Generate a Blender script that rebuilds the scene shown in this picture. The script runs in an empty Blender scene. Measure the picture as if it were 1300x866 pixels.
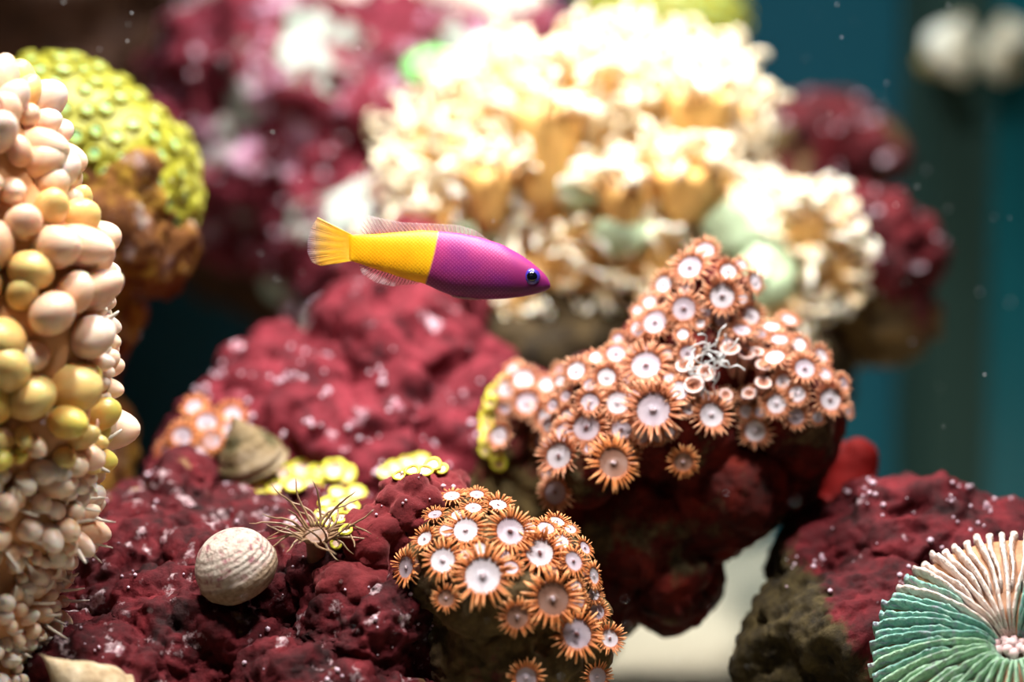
import bpy, bmesh, math, random
import numpy as np
from mathutils import Vector, Matrix, noise, Quaternion
from mathutils.bvhtree import BVHTree

random.seed(7)
rng = np.random.default_rng(7)
scene = bpy.context.scene
COL = scene.collection
PI = math.pi
S = 0.01                      # all modelling below is in centimetres, meshes are written in metres

# ------------------------------------------------------------------ camera, light, exposure
LENS = 85.0
K = (36.0 / LENS) / 1300.0    # cm per pixel per cm of distance
PITCH = math.radians(6.0)
CAM = Vector((0, 0, 22.0))    # cm above the tank floor
RIGHT = Vector((1, 0, 0))
FWD = Vector((0, math.cos(PITCH), -math.sin(PITCH)))
UP = Vector((0, math.sin(PITCH), math.cos(PITCH)))

cam_d = bpy.data.cameras.new('camera')
cam = bpy.data.objects.new('camera', cam_d)
COL.objects.link(cam)
cam_d.lens = LENS
cam_d.sensor_width = 36.0
cam_d.clip_start = 0.02
cam_d.clip_end = 50
cam.location = CAM * S
cam.rotation_euler = (PI / 2 - PITCH, 0, 0)
cam_d.dof.use_dof = True
cam_d.dof.focus_distance = 0.592
cam_d.dof.aperture_fstop = 4.4
scene.camera = cam

scene.view_settings.view_transform = 'Standard'
scene.view_settings.look = 'None'
scene.view_settings.exposure = 0.0
scene.view_settings.gamma = 1.0
scene.view_settings.use_curve_mapping = False

world = bpy.data.worlds.new('room')
scene.world = world
world.use_nodes = True
wb = world.node_tree.nodes['Background']
wb.inputs[0].default_value = (0.62, 0.72, 0.85, 1)
wb.inputs[1].default_value = 0.02


def area_lamp(name, loc, target, size, power, color=(1, 1, 1), size_y=None, spread=180):
    l = bpy.data.lights.new(name, 'AREA')
    l.shape = 'RECTANGLE' if size_y else 'DISK'
    l.size = size * S
    if size_y:
        l.size_y = size_y * S
    l.energy = power
    l.spread = math.radians(spread)
    l.color = color
    o = bpy.data.objects.new(name, l)
    COL.objects.link(o)
    o.location = Vector(loc) * S
    d = (Vector(target) - Vector(loc)).normalized()
    o.rotation_euler = d.to_track_quat('-Z', 'Y').to_euler()
    return o


# tank lamps hang over the water, above the frame; rear pair is added
area_lamp('overhead_lamp', (2.5, 71.0, 58.0), (3.0, 77.0, 25.0), 6, 1.85, (1.0, 0.97, 0.93), spread=92)
area_lamp('overhead_lamp', (-9.0, 50.0, 56.0), (-8.0, 61.0, 18.0), 6, 0.50, (1.0, 0.96, 0.9), spread=70)
area_lamp('overhead_lamp', (9.0, 48.0, 56.0), (5.5, 61.0, 18.0), 6, 0.52, (1.0, 0.97, 0.93), spread=70)
area_lamp('overhead_lamp', (14.0, 98.0, 58.0), (15.0, 106.0, 0.0), 8, 0.45, (0.85, 0.97, 1.0), spread=80)  # added wash to brighten the back wall and sand
area_lamp('overhead_lamp', (-14.0, 99.0, 58.0), (-14.0, 107.0, 0.0), 8, 0.30, (0.85, 0.95, 1.0), spread=60)  # added wash on the left part of the back wall
# daylight of the room through the front pane
area_lamp('room_light', (-6.0, 4.0, 46.0), (0.0, 60.0, 18.0), 30, 0.07, (1.0, 0.96, 0.92), 20)


# ------------------------------------------------------------------ helpers
def P(px, py, d):
    """photo pixel at distance d (cm along the view axis) -> world point in cm"""
    return CAM + FWD * d + RIGHT * ((px - 650) * K * d) + UP * (-(py - 433) * K * d)


def to_px(p):
    v = Vector(p) - CAM
    d = v.dot(FWD)
    return 650 + v.dot(RIGHT) / (K * d), 433 - v.dot(UP) / (K * d), d


def ppc(d):
    return 1.0 / (K * d)


class MB:
    """collects geometry in cm"""
    def __init__(self):
        self.v = []
        self.f = []

    def add(self, vs, fs):
        b = len(self.v)
        self.v.extend([tuple(p) for p in vs])
        self.f.extend([tuple(i + b for i in f) for f in fs])
        return self

    def grid(self, rows, close_u=True, cap0=True, cap1=True):
        """rows: list of rings (lists of points of equal length)"""
        b = len(self.v)
        n = len(rows[0])
        for r in rows:
            self.v.extend([tuple(p) for p in r])
        m = n if close_u else n - 1
        for i in range(len(rows) - 1):
            for j in range(m):
                j2 = (j + 1) % n
                self.f.append((b + i * n + j, b + i * n + j2, b + (i + 1) * n + j2, b + (i + 1) * n + j))
        if close_u:
            if cap0:
                self.f.append(tuple(b + j for j in reversed(range(n))))
            if cap1:
                self.f.append(tuple(b + (len(rows) - 1) * n + j for j in range(n)))
        return self

    def tube(self, pts, rads, sides=6):
        pts = [Vector(p) for p in pts]
        rows = []
        ref = None
        for i, p in enumerate(pts):
            t = (pts[min(i + 1, len(pts) - 1)] - pts[max(i - 1, 0)])
            if t.length < 1e-9:
                t = Vector((0, 0, 1))
            t.normalize()
            if ref is None:
                ref = t.orthogonal().normalized()
            ref = (ref - t * ref.dot(t))
            if ref.length < 1e-6:
                ref = t.orthogonal()
            ref.normalize()
            bi = t.cross(ref)
            rows.append([p + (ref * math.cos(a) + bi * math.sin(a)) * rads[i]
                         for a in [2 * PI * k / sides for k in range(sides)]])
        return self.grid(rows)

    def lathe(self, prof, sides=24, cap0=True, cap1=True):
        rows = [[(r * math.cos(a), r * math.sin(a), z) for a in [2 * PI * k / sides for k in range(sides)]]
                for r, z in prof]
        return self.grid(rows, True, cap0, cap1)

    def ico(self, c, r, sub=2):
        bm = bmesh.new()
        bmesh.ops.create_icosphere(bm, subdivisions=sub, radius=1)
        c = Vector(c)
        r = Vector(r) if not isinstance(r, (int, float)) else Vector((r, r, r))
        bm.verts.ensure_lookup_table()
        self.add([c + Vector((v.co.x * r.x, v.co.y * r.y, v.co.z * r.z)) for v in bm.verts],
                 [[v.index for v in f.verts] for f in bm.faces])
        bm.free()
        return self

    def box(self, lo, hi):
        x0, y0, z0 = lo
        x1, y1, z1 = hi
        return self.add([(x0, y0, z0), (x1, y0, z0), (x1, y1, z0), (x0, y1, z0), (x0, y0, z1), (x1, y0, z1),
                         (x1, y1, z1), (x0, y1, z1)],
                        [(3, 2, 1, 0), (4, 5, 6, 7), (0, 1, 5, 4), (1, 2, 6, 5), (2, 3, 7, 6), (3, 0, 4, 7)])

    def xf(self, M):
        self.v = [tuple(M @ Vector(p)) for p in self.v]
        return self

    def mesh(self, name, mat=None, smooth=True, recalc=False):
        me = bpy.data.meshes.new(name)
        me.from_pydata((np.array(self.v, dtype=float) * S).tolist(), [], self.f)
        if smooth:
            me.polygons.foreach_set('use_smooth', [True] * len(me.polygons))
        if mat:
            me.materials.append(mat)
        me.update()
        if recalc:
            bm = bmesh.new()
            bm.from_mesh(me)
            bmesh.ops.recalc_face_normals(bm, faces=bm.faces)
            bm.to_mesh(me)
            bm.free()
        return me


def link(name, me, parent=None, loc=None, rot=None, scale=None):
    """loc in cm, local to the parent"""
    o = bpy.data.objects.new(name, me)
    COL.objects.link(o)
    if parent:
        o.parent = parent
    if loc is not None:
        o.location = Vector(loc) * S
    if rot is not None:
        o.rotation_mode = 'QUATERNION'
        o.rotation_quaternion = rot
    if scale is not None:
        o.scale = (scale,) * 3 if isinstance(scale, (int, float)) else scale
    return o


def tag(o, label, cat=None, group=None, kind=None):
    o['label'] = label
    if cat:
        o['category'] = cat
    if group:
        o['group'] = group
    if kind:
        o['kind'] = kind
    return o


def thing(name, loc, label, cat, group=None):
    return tag(link(name, None, None, loc), label, cat, group)


def facing(d, roll=0.0):
    return Vector(d).normalized().to_track_quat('Z', 'Y') @ Quaternion((0, 0, 1), roll)


# ------------------------------------------------------------------ materials
class NT:
    def __init__(self, name):
        self.m = bpy.data.materials.new(name)
        self.m.use_nodes = True
        self.t = self.m.node_tree
        self.b = self.t.nodes['Principled BSDF']
        self.coord = None

    def n(self, kind, **kw):
        nd = self.t.nodes.new(kind)
        for k, v in kw.items():
            setattr(nd, k, v)
        return nd

    def l(self, a, b):
        self.t.links.new(a, b)

    def setv(self, sock, val):
        if hasattr(val, 'is_output'):
            self.l(val, sock)
        else:
            sock.default_value = val

    def co(self):
        """object coordinates in cm"""
        if not self.coord:
            tc = self.n('ShaderNodeTexCoord')
            mp = self.n('ShaderNodeMapping')
            mp.inputs['Scale'].default_value = (100, 100, 100)
            self.l(tc.outputs['Object'], mp.inputs['Vector'])
            self.coord = mp.outputs['Vector']
        return self.coord

    def off(self, v):
        mp = self.n('ShaderNodeMapping')
        mp.inputs['Location'].default_value = v
        self.l(self.co(), mp.inputs['Vector'])
        return mp.outputs['Vector']

    def noise(self, scale, detail=3.0, rough=0.55, seed=0.0, dist=0.0):
        nd = self.n('ShaderNodeTexNoise')
        nd.inputs['Scale'].default_value = scale
        nd.inputs['Detail'].default_value = detail
        nd.inputs['Roughness'].default_value = rough
        nd.inputs['Distortion'].default_value = dist
        self.l(self.off((seed, seed * 1.7, -seed)) if seed else self.co(), nd.inputs['Vector'])
        return nd.outputs['Fac']

    def voro(self, scale, feature='F1', seed=0.0):
        nd = self.n('ShaderNodeTexVoronoi', feature=feature)
        nd.inputs['Scale'].default_value = scale
        self.l(self.off((seed, seed, seed)) if seed else self.co(), nd.inputs['Vector'])
        return nd.outputs['Distance']

    def ramp(self, fac, stops, interp='LINEAR'):
        nd = self.n('ShaderNodeValToRGB')
        cr = nd.color_ramp
        cr.interpolation = interp
        while len(cr.elements) < len(stops):
            cr.elements.new(0.5)
        for e, (p, c) in zip(cr.elements, stops):
            e.position = p
            e.color = (*c, 1) if len(c) == 3 else c
        self.l(fac, nd.inputs['Fac'])
        return nd.outputs['Color']

    def mix(self, fac, a, b, mode='MIX'):
        nd = self.n('ShaderNodeMix', data_type='RGBA', blend_type=mode)
        self.setv(nd.inputs[0], fac)
        for s, v in ((nd.inputs[6], a), (nd.inputs[7], b)):
            if hasattr(v, 'is_output'):
                self.l(v, s)
            else:
                s.default_value = (*v, 1)
        return nd.outputs[2]

    def math(self, op, a, b=0.0, c=None, clamp=False):
        nd = self.n('ShaderNodeMath', operation=op, use_clamp=clamp)
        self.setv(nd.inputs[0], a)
        self.setv(nd.inputs[1], b)
        if c is not None:
            self.setv(nd.inputs[2], c)
        return nd.outputs[0]

    def xyz(self):
        nd = self.n('ShaderNodeSeparateXYZ')
        self.l(self.co(), nd.inputs[0])
        return nd.outputs

    def maprange(self, v, a, b, c=0.0, d=1.0, smooth=False):
        nd = self.n('ShaderNodeMapRange')
        if smooth:
            nd.interpolation_type = 'SMOOTHSTEP'
        self.setv(nd.inputs[0], v)
        for i, x in enumerate((a, b, c, d)):
            nd.inputs[i + 1].default_value = x
        return nd.outputs[0]

    def bump(self, h, strength=0.5, dist=0.05):
        nd = self.n('ShaderNodeBump')
        nd.inputs['Strength'].default_value = strength
        nd.inputs['Distance'].default_value = dist * S
        self.l(h, nd.inputs['Height'])
        self.l(nd.outputs[0], self.b.inputs['Normal'])

    def fin(self, color, rough=0.6, spec=0.4, **kw):
        if hasattr(color, 'is_output'):
            self.l(color, self.b.inputs['Base Color'])
        else:
            self.b.inputs['Base Color'].default_value = (*color, 1)
        self.setv(self.b.inputs['Roughness'], rough)
        self.b.inputs['Specular IOR Level'].default_value = spec
        for k, v in kw.items():
            self.setv(self.b.inputs[k.replace('_', ' ')], v)
        return self.m


def plain(name, col, rough=0.6, spec=0.4, var=0.0, vscale=2.0, bump=0.0, bscale=8.0, **kw):
    m = NT(name)
    c = col
    if var:
        c = m.ramp(m.noise(vscale), [(0.25, tuple(x * (1 - var) for x in col)), (0.75, tuple(min(1, x * (1 + var)) for x in col))])
    if bump:
        m.bump(m.noise(bscale, 4), bump, 0.06)
    return m.fin(c, rough, spec, **kw)


def rock_mat(name, ramp, patches, rough=0.8, spec=0.2, bscale=7.0, bstr=0.7, scale=1.1, sheen=0.0, seed=0.0, zsplit=None):
    """ramp: main colours; patches: (scale, lo, hi, colour a, colour b, seed)"""
    m = NT(name)
    c = m.ramp(m.noise(scale, 6, 0.6, seed), ramp)
    for (sc, lo, hi, ca, cb, sd) in patches:
        f = m.maprange(m.noise(sc, 5, 0.62, sd + seed), lo, hi)
        pc = m.ramp(m.noise(sc * 5, 4, 0.6, sd + 3), [(0.3, ca), (0.7, cb)])
        c = m.mix(f, c, pc)
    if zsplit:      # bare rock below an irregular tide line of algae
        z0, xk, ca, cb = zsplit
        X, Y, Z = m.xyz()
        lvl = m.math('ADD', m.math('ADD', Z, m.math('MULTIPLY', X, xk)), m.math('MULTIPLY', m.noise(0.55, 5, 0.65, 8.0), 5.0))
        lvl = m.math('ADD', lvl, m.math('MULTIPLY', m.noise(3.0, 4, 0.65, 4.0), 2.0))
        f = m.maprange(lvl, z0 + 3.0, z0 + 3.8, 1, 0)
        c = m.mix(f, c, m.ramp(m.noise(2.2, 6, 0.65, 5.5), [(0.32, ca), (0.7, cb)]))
    h = m.noise(bscale, 6, 0.65, 1.3)
    m.bump(h, bstr, 0.09)
    return m.fin(c, rough, spec, Sheen_Weight=sheen, Sheen_Tint=(0.9, 0.3, 0.35, 1))


MAROON = [(0.34, (0.014, 0.0015, 0.002)), (0.52, (0.070, 0.004, 0.007)), (0.72, (0.15, 0.011, 0.016))]
M_maroon = rock_mat('maroon_algae', MAROON,
                    [(1.3, 0.58, 0.66, (0.12, 0.012, 0.03), (0.66, 0.54, 0.56), 4.0),
                     (0.55, 0.64, 0.72, (0.12, 0.08, 0.02), (0.28, 0.20, 0.09), 11.0)])
M_maroon2 = rock_mat('maroon_algae_soft', [(0.3, (0.035, 0.003, 0.006)), (0.5, (0.12, 0.009, 0.016)), (0.72, (0.22, 0.022, 0.036))],
                     [(0.8, 0.63, 0.72, (0.35, 0.08, 0.13), (0.75, 0.6, 0.68), 7.0)])
M_maroon3 = rock_mat('maroon_and_coralline', [(0.3, (0.04, 0.005, 0.008)), (0.5, (0.14, 0.013, 0.024)), (0.72, (0.27, 0.04, 0.07))],
                     [(0.33, 0.54, 0.60, (0.24, 0.30, 0.25), (0.62, 0.68, 0.62), 2.0),
                      (0.5, 0.56, 0.64, (0.42, 0.14, 0.24), (0.72, 0.5, 0.66), 8.0)])
M_olive = rock_mat('olive_bare_rock', [(0.3, (0.025, 0.016, 0.006)), (0.55, (0.085, 0.055, 0.018)), (0.75, (0.17, 0.115, 0.045))],
                   [(0.7, 0.6, 0.72, (0.08, 0.012, 0.014), (0.16, 0.02, 0.025), 3.0)], sheen=0.05)
M_maroon_olive = rock_mat('maroon_over_olive', MAROON,
                          [(0.28, 0.52, 0.58, (0.03, 0.022, 0.008), (0.15, 0.10, 0.035), 5.2),
                           (1.1, 0.66, 0.74, (0.32, 0.1, 0.15), (0.6, 0.52, 0.55), 9.0)])
M_shelf = rock_mat('olive_rock_shaded', [(0.3, (0.010, 0.006, 0.002)), (0.55, (0.035, 0.021, 0.006)), (0.75, (0.08, 0.05, 0.016))], [(0.7, 0.6, 0.72, (0.05, 0.006, 0.008), (0.10, 0.012, 0.015), 3.0)], sheen=0.0)  # olive rock with the shade under the torch coral put into its colour
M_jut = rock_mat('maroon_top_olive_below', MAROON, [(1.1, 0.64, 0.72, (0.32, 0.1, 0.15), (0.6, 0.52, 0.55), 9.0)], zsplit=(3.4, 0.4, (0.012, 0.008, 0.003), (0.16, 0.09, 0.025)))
M_fr = rock_mat('maroon_olive_foot', MAROON, [(1.1, 0.66, 0.74, (0.32, 0.1, 0.15), (0.6, 0.52, 0.55), 9.0)], zsplit=(8.3, 1.46, (0.008, 0.005, 0.002), (0.06, 0.042, 0.013)))
M_brownred = rock_mat('red_sponge_crust', [(0.3, (0.012, 0.002, 0.001)), (0.5, (0.07, 0.004, 0.002)), (0.72, (0.17, 0.012, 0.005))],
                      [(0.45, 0.54, 0.62, (0.02, 0.014, 0.006), (0.13, 0.09, 0.04), 6.0)], sheen=0.0, bstr=0.5)
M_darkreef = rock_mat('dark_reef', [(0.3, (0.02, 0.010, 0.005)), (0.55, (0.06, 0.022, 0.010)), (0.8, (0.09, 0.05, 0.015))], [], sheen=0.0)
M_paleock = rock_mat('pale_rock', [(0.3, (0.62, 0.42, 0.3)), (0.55, (0.85, 0.78, 0.68)), (0.8, (0.92, 0.9, 0.88))], [], sheen=0.0, scale=0.5)
M_bubble_gas = NT('gas_bubble').fin((0.62, 0.46, 0.55), 0.1, 0.8)

# ------------------------------------------------------------------ rocks


def rock(name, blobs, mat, label, voxel=0.12, knob=(0.9, 0.28), lump=(2.2, 0.7), fine=(0.28, 0.10), smooth=4, base=None, cat='rock', crag=None):
    """blobs: (px, py, d, rx, ry, rz) pixel centre, distance, radii in cm"""
    mb = MB()
    for (px, py, d, rx, ry, rz) in blobs:
        mb.ico(P(px, py, d), (rx, ry, rz), 3)
    c = P(*blobs[0][:3])
    if base is None:
        base = Vector((c.x, c.y, min(p[2] for p in mb.v)))
    mb.v = [tuple(Vector(p) - base) for p in mb.v]
    me = mb.mesh(name)
    o = link(name, me, None, base)
    r = o.modifiers.new('r', 'REMESH')
    r.mode = 'VOXEL'
    r.voxel_size = voxel * S
    s = o.modifiers.new('s', 'SMOOTH')
    s.iterations = smooth * 3
    s.factor = 0.6

    def disp(kind, size, strength, **kw):
        t = bpy.data.textures.new('t', kind)
        t.noise_scale = size * S
        for k, v in kw.items():
            setattr(t, k, v)
        dm = o.modifiers.new('d', 'DISPLACE')
        dm.texture = t
        dm.texture_coords = 'LOCAL'
        dm.strength = strength * S
        dm.mid_level = 0.5
    if lump:
        disp('CLOUDS', lump[0], lump[1] * 1.8, noise_depth=1)
    if crag:
        disp('CLOUDS', crag[0], -crag[1] * 1.5, noise_depth=2, noise_type='HARD_NOISE')
    if knob:
        disp('VORONOI', knob[0], -knob[1] * 1.6, distance_metric='DISTANCE_SQUARED')
    if fine:
        disp('CLOUDS', fine[0], fine[1] * 1.6, noise_depth=3)
    dg = bpy.context.evaluated_depsgraph_get()
    new = bpy.data.meshes.new_from_object(o.evaluated_get(dg))
    o.modifiers.clear()
    o.data = new
    new.name = name
    new.materials.clear()
    new.materials.append(mat)
    new.polygons.foreach_set('use_smooth', [True] * len(new.polygons))
    tag(o, label, cat)
    return o


def verts_cm(o):
    me = o.data
    a = np.empty(len(me.vertices) * 3)
    me.vertices.foreach_get('co', a)
    return a.reshape(-1, 3) / S + np.array(o.location) / S


def bvh_of(*objs):
    vs, fs, b = [], [], 0
    for o in objs:
        a = verts_cm(o)
        vs.extend(map(tuple, a))
        fs.extend([[i + b for i in p.vertices] for p in o.data.polygons])
        b += len(a)
    return BVHTree.FromPolygons(vs, fs)


def cast(bvh, px, py):
    d = (P(px, py, 1.0) - CAM).normalized()
    h = bvh.ray_cast(CAM, d)
    return (h[0], h[1]) if h[0] is not None else (None, None)


def cast_soft(bvh, px, py, r=14):
    """hit point and a normal averaged over a neighbourhood"""
    h, n = cast(bvh, px, py)
    if h is None:
        return None, None
    acc = Vector(n)
    for k in range(8):
        a = k * PI / 4
        h2, n2 = cast(bvh, px + r * math.cos(a), py + r * math.sin(a))
        if h2 is not None and (h2 - h).length < 2.5:
            acc += n2
    return h, acc.normalized()


def gas_bubbles(rk, bvh, box, n, rmin=0.025, rmax=0.06):
    """tiny gas bubbles caught in the algae on a rock, one uncountable part"""
    mb = MB()
    x0, y0, x1, y1 = box
    k = 0
    base = Vector(rk.location) / S
    for _ in range(n * 6):
        if k >= n:
            break
        cx, cy = random.uniform(x0, x1), random.uniform(y0, y1)
        for _ in range(random.choice([1, 1, 2, 4])):
            h, nn = cast(bvh, cx + random.gauss(0, 7), cy + random.gauss(0, 4))
            if h is None or nn.z < 0.15:
                continue
            r = random.uniform(rmin, rmax) * random.choice([0.7, 1, 1, 1.4])
            mb.ico(h + nn * r * 0.6 - base, r, 1)
            k += 1
    if mb.v:
        o = link('gas_bubbles', mb.mesh('gas_bubbles', M_bubble_gas), rk)
        tag(o, 'tiny shiny gas bubbles', kind='stuff')


# ------------------------------------------------------------------ the tank
def struct(name, mb, mat, label, smooth=False):
    o = link(name, mb.mesh(name, mat, smooth))
    return tag(o, label, 'tank', kind='structure')


m = NT('blue_back_panel')
M_back = m.fin(m.ramp(m.noise(0.05, 2), [(0.3, (0.004, 0.05, 0.085)), (0.7, (0.006, 0.075, 0.10))]), 0.5, 0.2)
m = NT('green_side_glass')
M_side = m.fin((0.006, 0.085, 0.105), 0.25, 0.4)
m = NT('green_silicone')
M_sil = m.fin((0.012, 0.035, 0.028), 0.5, 0.3)
m = NT('coral_sand')
M_sand = m.fin(m.ramp(m.noise(9, 5), [(0.3, (0.34, 0.30, 0.21)), (0.7, (0.58, 0.53, 0.41))]), 0.9, 0.1)

BACK_Y = 112.0
CORNER_X = P(1205, 400, 113).x
struct('wall_back', MB().box((-60, BACK_Y, -1), (CORNER_X, BACK_Y + 1, 75)), M_back, 'dark blue back panel of the aquarium')
struct('wall_right', MB().box((CORNER_X, BACK_Y - 4, -1), (60, BACK_Y - 3, 75)), M_side, 'teal glass pane at the right of the aquarium corner')
t1 = MB().box((CORNER_X - 2.6, BACK_Y - 1.2, 0), (CORNER_X - 1.4, BACK_Y, 75))
struct('trim_1', t1, M_sil, 'dark green silicone bead of the aquarium corner')
struct('trim_2', MB().box((CORNER_X - 1.9, BACK_Y - 4.2, 0), (CORNER_X + 0.9, BACK_Y - 2.9, 75)), M_sil, 'dark green vertical brace of the aquarium corner')
struct('wall_left', MB().box((-61, 20, -1), (-60, BACK_Y + 1, 75)), M_back, 'dark blue side panel of the aquarium')

mb = MB()
rows = []
for j in range(60):
    y = 30 + (BACK_Y - 30) * j / 59
    row = []
    for i in range(90):
        x = -60 + 120 * i / 89
        z = 0.5 * noise.noise((x * 0.12, y * 0.12, 0)) + 0.12 * noise.noise((x * 0.6, y * 0.6, 3))
        z += 1.9 * math.exp(-((x - 16) / 9) ** 2 - ((y - 100) / 12) ** 2)
        row.append((x, y, z))
    rows.append(row)
mb.grid(rows, close_u=False)
fl = struct('floor', mb, M_sand, 'pale coral sand on the aquarium floor', True)

# ------------------------------------------------------------------ the reef rocks
R_far = rock('reef_rock', [(120, 30, 106, 14, 5, 7), (330, 10, 104, 8, 5, 7), (-60, 60, 104, 10, 6, 9), (350, 200, 104, 5, 4, 7),
                           (-120, 250, 104, 9, 6, 10), (-160, 500, 104, 9, 6, 12), (-160, 750, 104, 9, 6, 10)], M_darkreef,
             'dark brown shaded reef rock in the far back, behind the yellow moon coral', 0.35, (3, 0.8), (5, 2.0), (0.9, 0.3))
R_up = rock('live_rock', [(420, 190, 88, 5.5, 4, 5), (330, 140, 89, 4, 4, 4.5), (520, 150, 90, 5, 4, 5), (430, 110, 90, 4.5, 4, 2.9),
                          (300, 240, 88, 2.6, 3, 2.6), (440, 290, 87, 3.4, 3, 3.0), (480, 380, 84, 2.6, 3, 4), (500, 470, 83, 3.4, 3, 4),
                          (450, 600, 84.5, 3.2, 3.4, 5.5), (440, 760, 85, 3.6, 4, 6.5), (440, 900, 85, 4, 4, 5), (620, 110, 92, 5, 4, 3.2)], M_maroon3,
            'tall pink and maroon live rock with pale grey-green patches, behind the fish tail', 0.2, (1.6, 0.3), (3.2, 1.2), (0.6, 0.3), crag=(2.2, 1.1))
R_mid = rock('live_rock', [(390, 530, 72, 2.9, 3, 2.5), (500, 470, 72, 3, 2.6, 2.4), (440, 560, 71, 5, 3, 2.6), (560, 560, 72, 3, 3, 3),
                           (330, 580, 72, 2.1, 3, 2.0), (520, 390, 75, 2.0, 2, 2.4), (430, 700, 71, 6, 4, 6), (420, 900, 71, 7, 5, 7), (430, 1000, 71, 7, 5, 6)],
             M_maroon2, 'sloping dusky red live rock with shiny specks, below the fish tail', 0.13, (1.2, 0.2), (2.4, 0.8), (0.4, 0.16), crag=(1.5, 0.7))
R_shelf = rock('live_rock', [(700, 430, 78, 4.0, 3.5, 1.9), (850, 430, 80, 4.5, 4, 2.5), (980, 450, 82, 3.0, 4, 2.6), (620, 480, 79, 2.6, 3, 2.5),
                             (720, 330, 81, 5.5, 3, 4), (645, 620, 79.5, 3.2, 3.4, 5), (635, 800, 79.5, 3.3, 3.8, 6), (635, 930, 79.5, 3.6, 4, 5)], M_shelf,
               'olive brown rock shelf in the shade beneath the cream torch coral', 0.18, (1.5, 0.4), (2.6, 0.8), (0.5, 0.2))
R_right = rock('live_rock', [(1110, 330, 80, 1.9, 2.6, 2.2), (1120, 390, 80, 1.5, 2.2, 1.6), (1060, 350, 82, 2.2, 3, 2.4), (1010, 400, 83, 2.5, 3, 2.5), (1100, 425, 80.5, 1.1, 1.8, 0.9)],
               M_jut, 'maroon rock with olive brown underside jutting out beside the small torch coral', 0.12, (1.1, 0.1), (1.8, 0.5), (0.4, 0.16), crag=(1.6, 0.6))
R_right2 = rock('live_rock', [(1040, 185, 90, 2.6, 3, 1.7), (970, 190, 90, 2.6, 3, 2.0), (1100, 195, 89, 1.3, 2, 1.2), (990, 270, 89, 2.8, 3, 2.6), (1000, 330, 86, 2.2, 3, 2.2), (990, 395, 85.5, 2.0, 3, 2.0)], M_maroon_olive,
                'mottled maroon and grey rock against the blue water, above the jutting maroon rock', 0.16, (1.2, 0.1), (2.0, 0.5), (0.45, 0.2), crag=(1.6, 0.6))
R_pale = rock('pale_rock', [(450, 6, 89.5, 2.3, 2, 1.4), (605, 6, 89.5, 2.7, 2, 1.3), (505, -35, 93, 6, 3, 1.6)], M_paleock,
              'bright white bleached rock lit at the very top of the reef', 0.25, None, (2.4, 0.6), (0.7, 0.15))
R_zoa = rock('live_rock', [(893, 378, 64.2, 1.05, 1.4, 1.0), (880, 450, 64.5, 1.8, 2.0, 1.4), (985, 500, 64.5, 1.55, 1.8, 1.55), (850, 530, 64.2, 1.9, 2.2, 1.8),
                           (765, 520, 64.2, 1.3, 1.8, 1.5), (745, 590, 63.6, 0.9, 1.6, 1.0), (1020, 540, 64.8, 1.0, 1.5, 1.3), (900, 620, 65, 2.1, 2.0, 1.9),
                           (810, 660, 65, 1.9, 2.2, 1.9), (850, 720, 65.5, 1.35, 2.2, 1.5), (745, 735, 65.5, 1.4, 2.2, 1.8), (660, 860, 66, 2.0, 2.6, 3.4),
                           (610, 1000, 66.5, 2.8, 3, 4.6), (590, 1150, 67, 3.5, 4, 4.5), (985, 610, 66, 1.1, 1.5, 1.0)], M_brownred,
             'dark red sponge-crusted rock arching over the sand, carrying the big zoanthid cluster', 0.08, (0.9, 0.06), (1.5, 0.3), (0.25, 0.09), crag=(1.6, 0.3))
R_zoa2 = rock('live_rock', [(675, 520, 67, 1.15, 1.3, 1.1), (650, 560, 67, 0.8, 1.2, 1.2), (700, 600, 67.5, 1.6, 1.6, 1.6), (650, 660, 67.5, 1.5, 1.5, 1.8), (650, 860, 68.5, 2.4, 2.2, 4),
                            (650, 1080, 69, 3, 3, 4.6)],
              M_maroon_olive, 'small dark rock lobe with pale orange zoanthids and yellow edge, left of the sponge-crusted rock', 0.1, (0.8, 0.15), (1.4, 0.3), (0.28, 0.08))
R_low = rock('live_rock', [(630, 745, 59.0, 1.7, 1.9, 1.55), (690, 740, 59.6, 1.2, 1.8, 1.3), (570, 720, 59.5, 1.1, 1.6, 1.1), (650, 820, 59.3, 2.0, 1.9, 1.8), (600, 680, 60.2, 1.2, 1.6, 0.8),
                           (735, 810, 59.8, 0.8, 1.5, 1.1), (640, 950, 60, 2.4, 2.4, 2.8), (640, 1080, 60.5, 3, 3, 4.4)], M_olive,
             'dark olive crusted rock under the lower orange zoanthid cluster', 0.075, (0.7, 0.08), (1.2, 0.25), (0.22, 0.12), crag=(1.2, 0.2))
R_front = rock('live_rock', [(250, 830, 61, 2.8, 3, 2.1), (330, 740, 62.5, 3.0, 3, 1.3), (170, 760, 63, 2.2, 3, 1.7), (470, 820, 60, 1.8, 2.2, 2.0), (400, 890, 58.5, 2.2, 2, 1.3),
                             (430, 720, 62, 2.2, 2.4, 1.2), (200, 680, 65, 2.2, 2.2, 1.0), (230, 628, 65.5, 0.75, 0.9, 0.7), (330, 655, 66, 2.8, 2, 0.7), (150, 870, 60, 2.6, 3, 1.7), (300, 1020, 61, 6, 4.5, 4.5),
                             (450, 1000, 60, 3.5, 3.5, 3.5), (120, 1050, 61, 4, 4, 4.5), (250, 1150, 62, 7, 5, 4.0)], M_maroon,
               'broad dark maroon algae-covered rock carrying the round snail', 0.075, (0.75, 0.14), (1.8, 0.5), (0.2, 0.14), crag=(1.1, 0.55))
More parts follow.
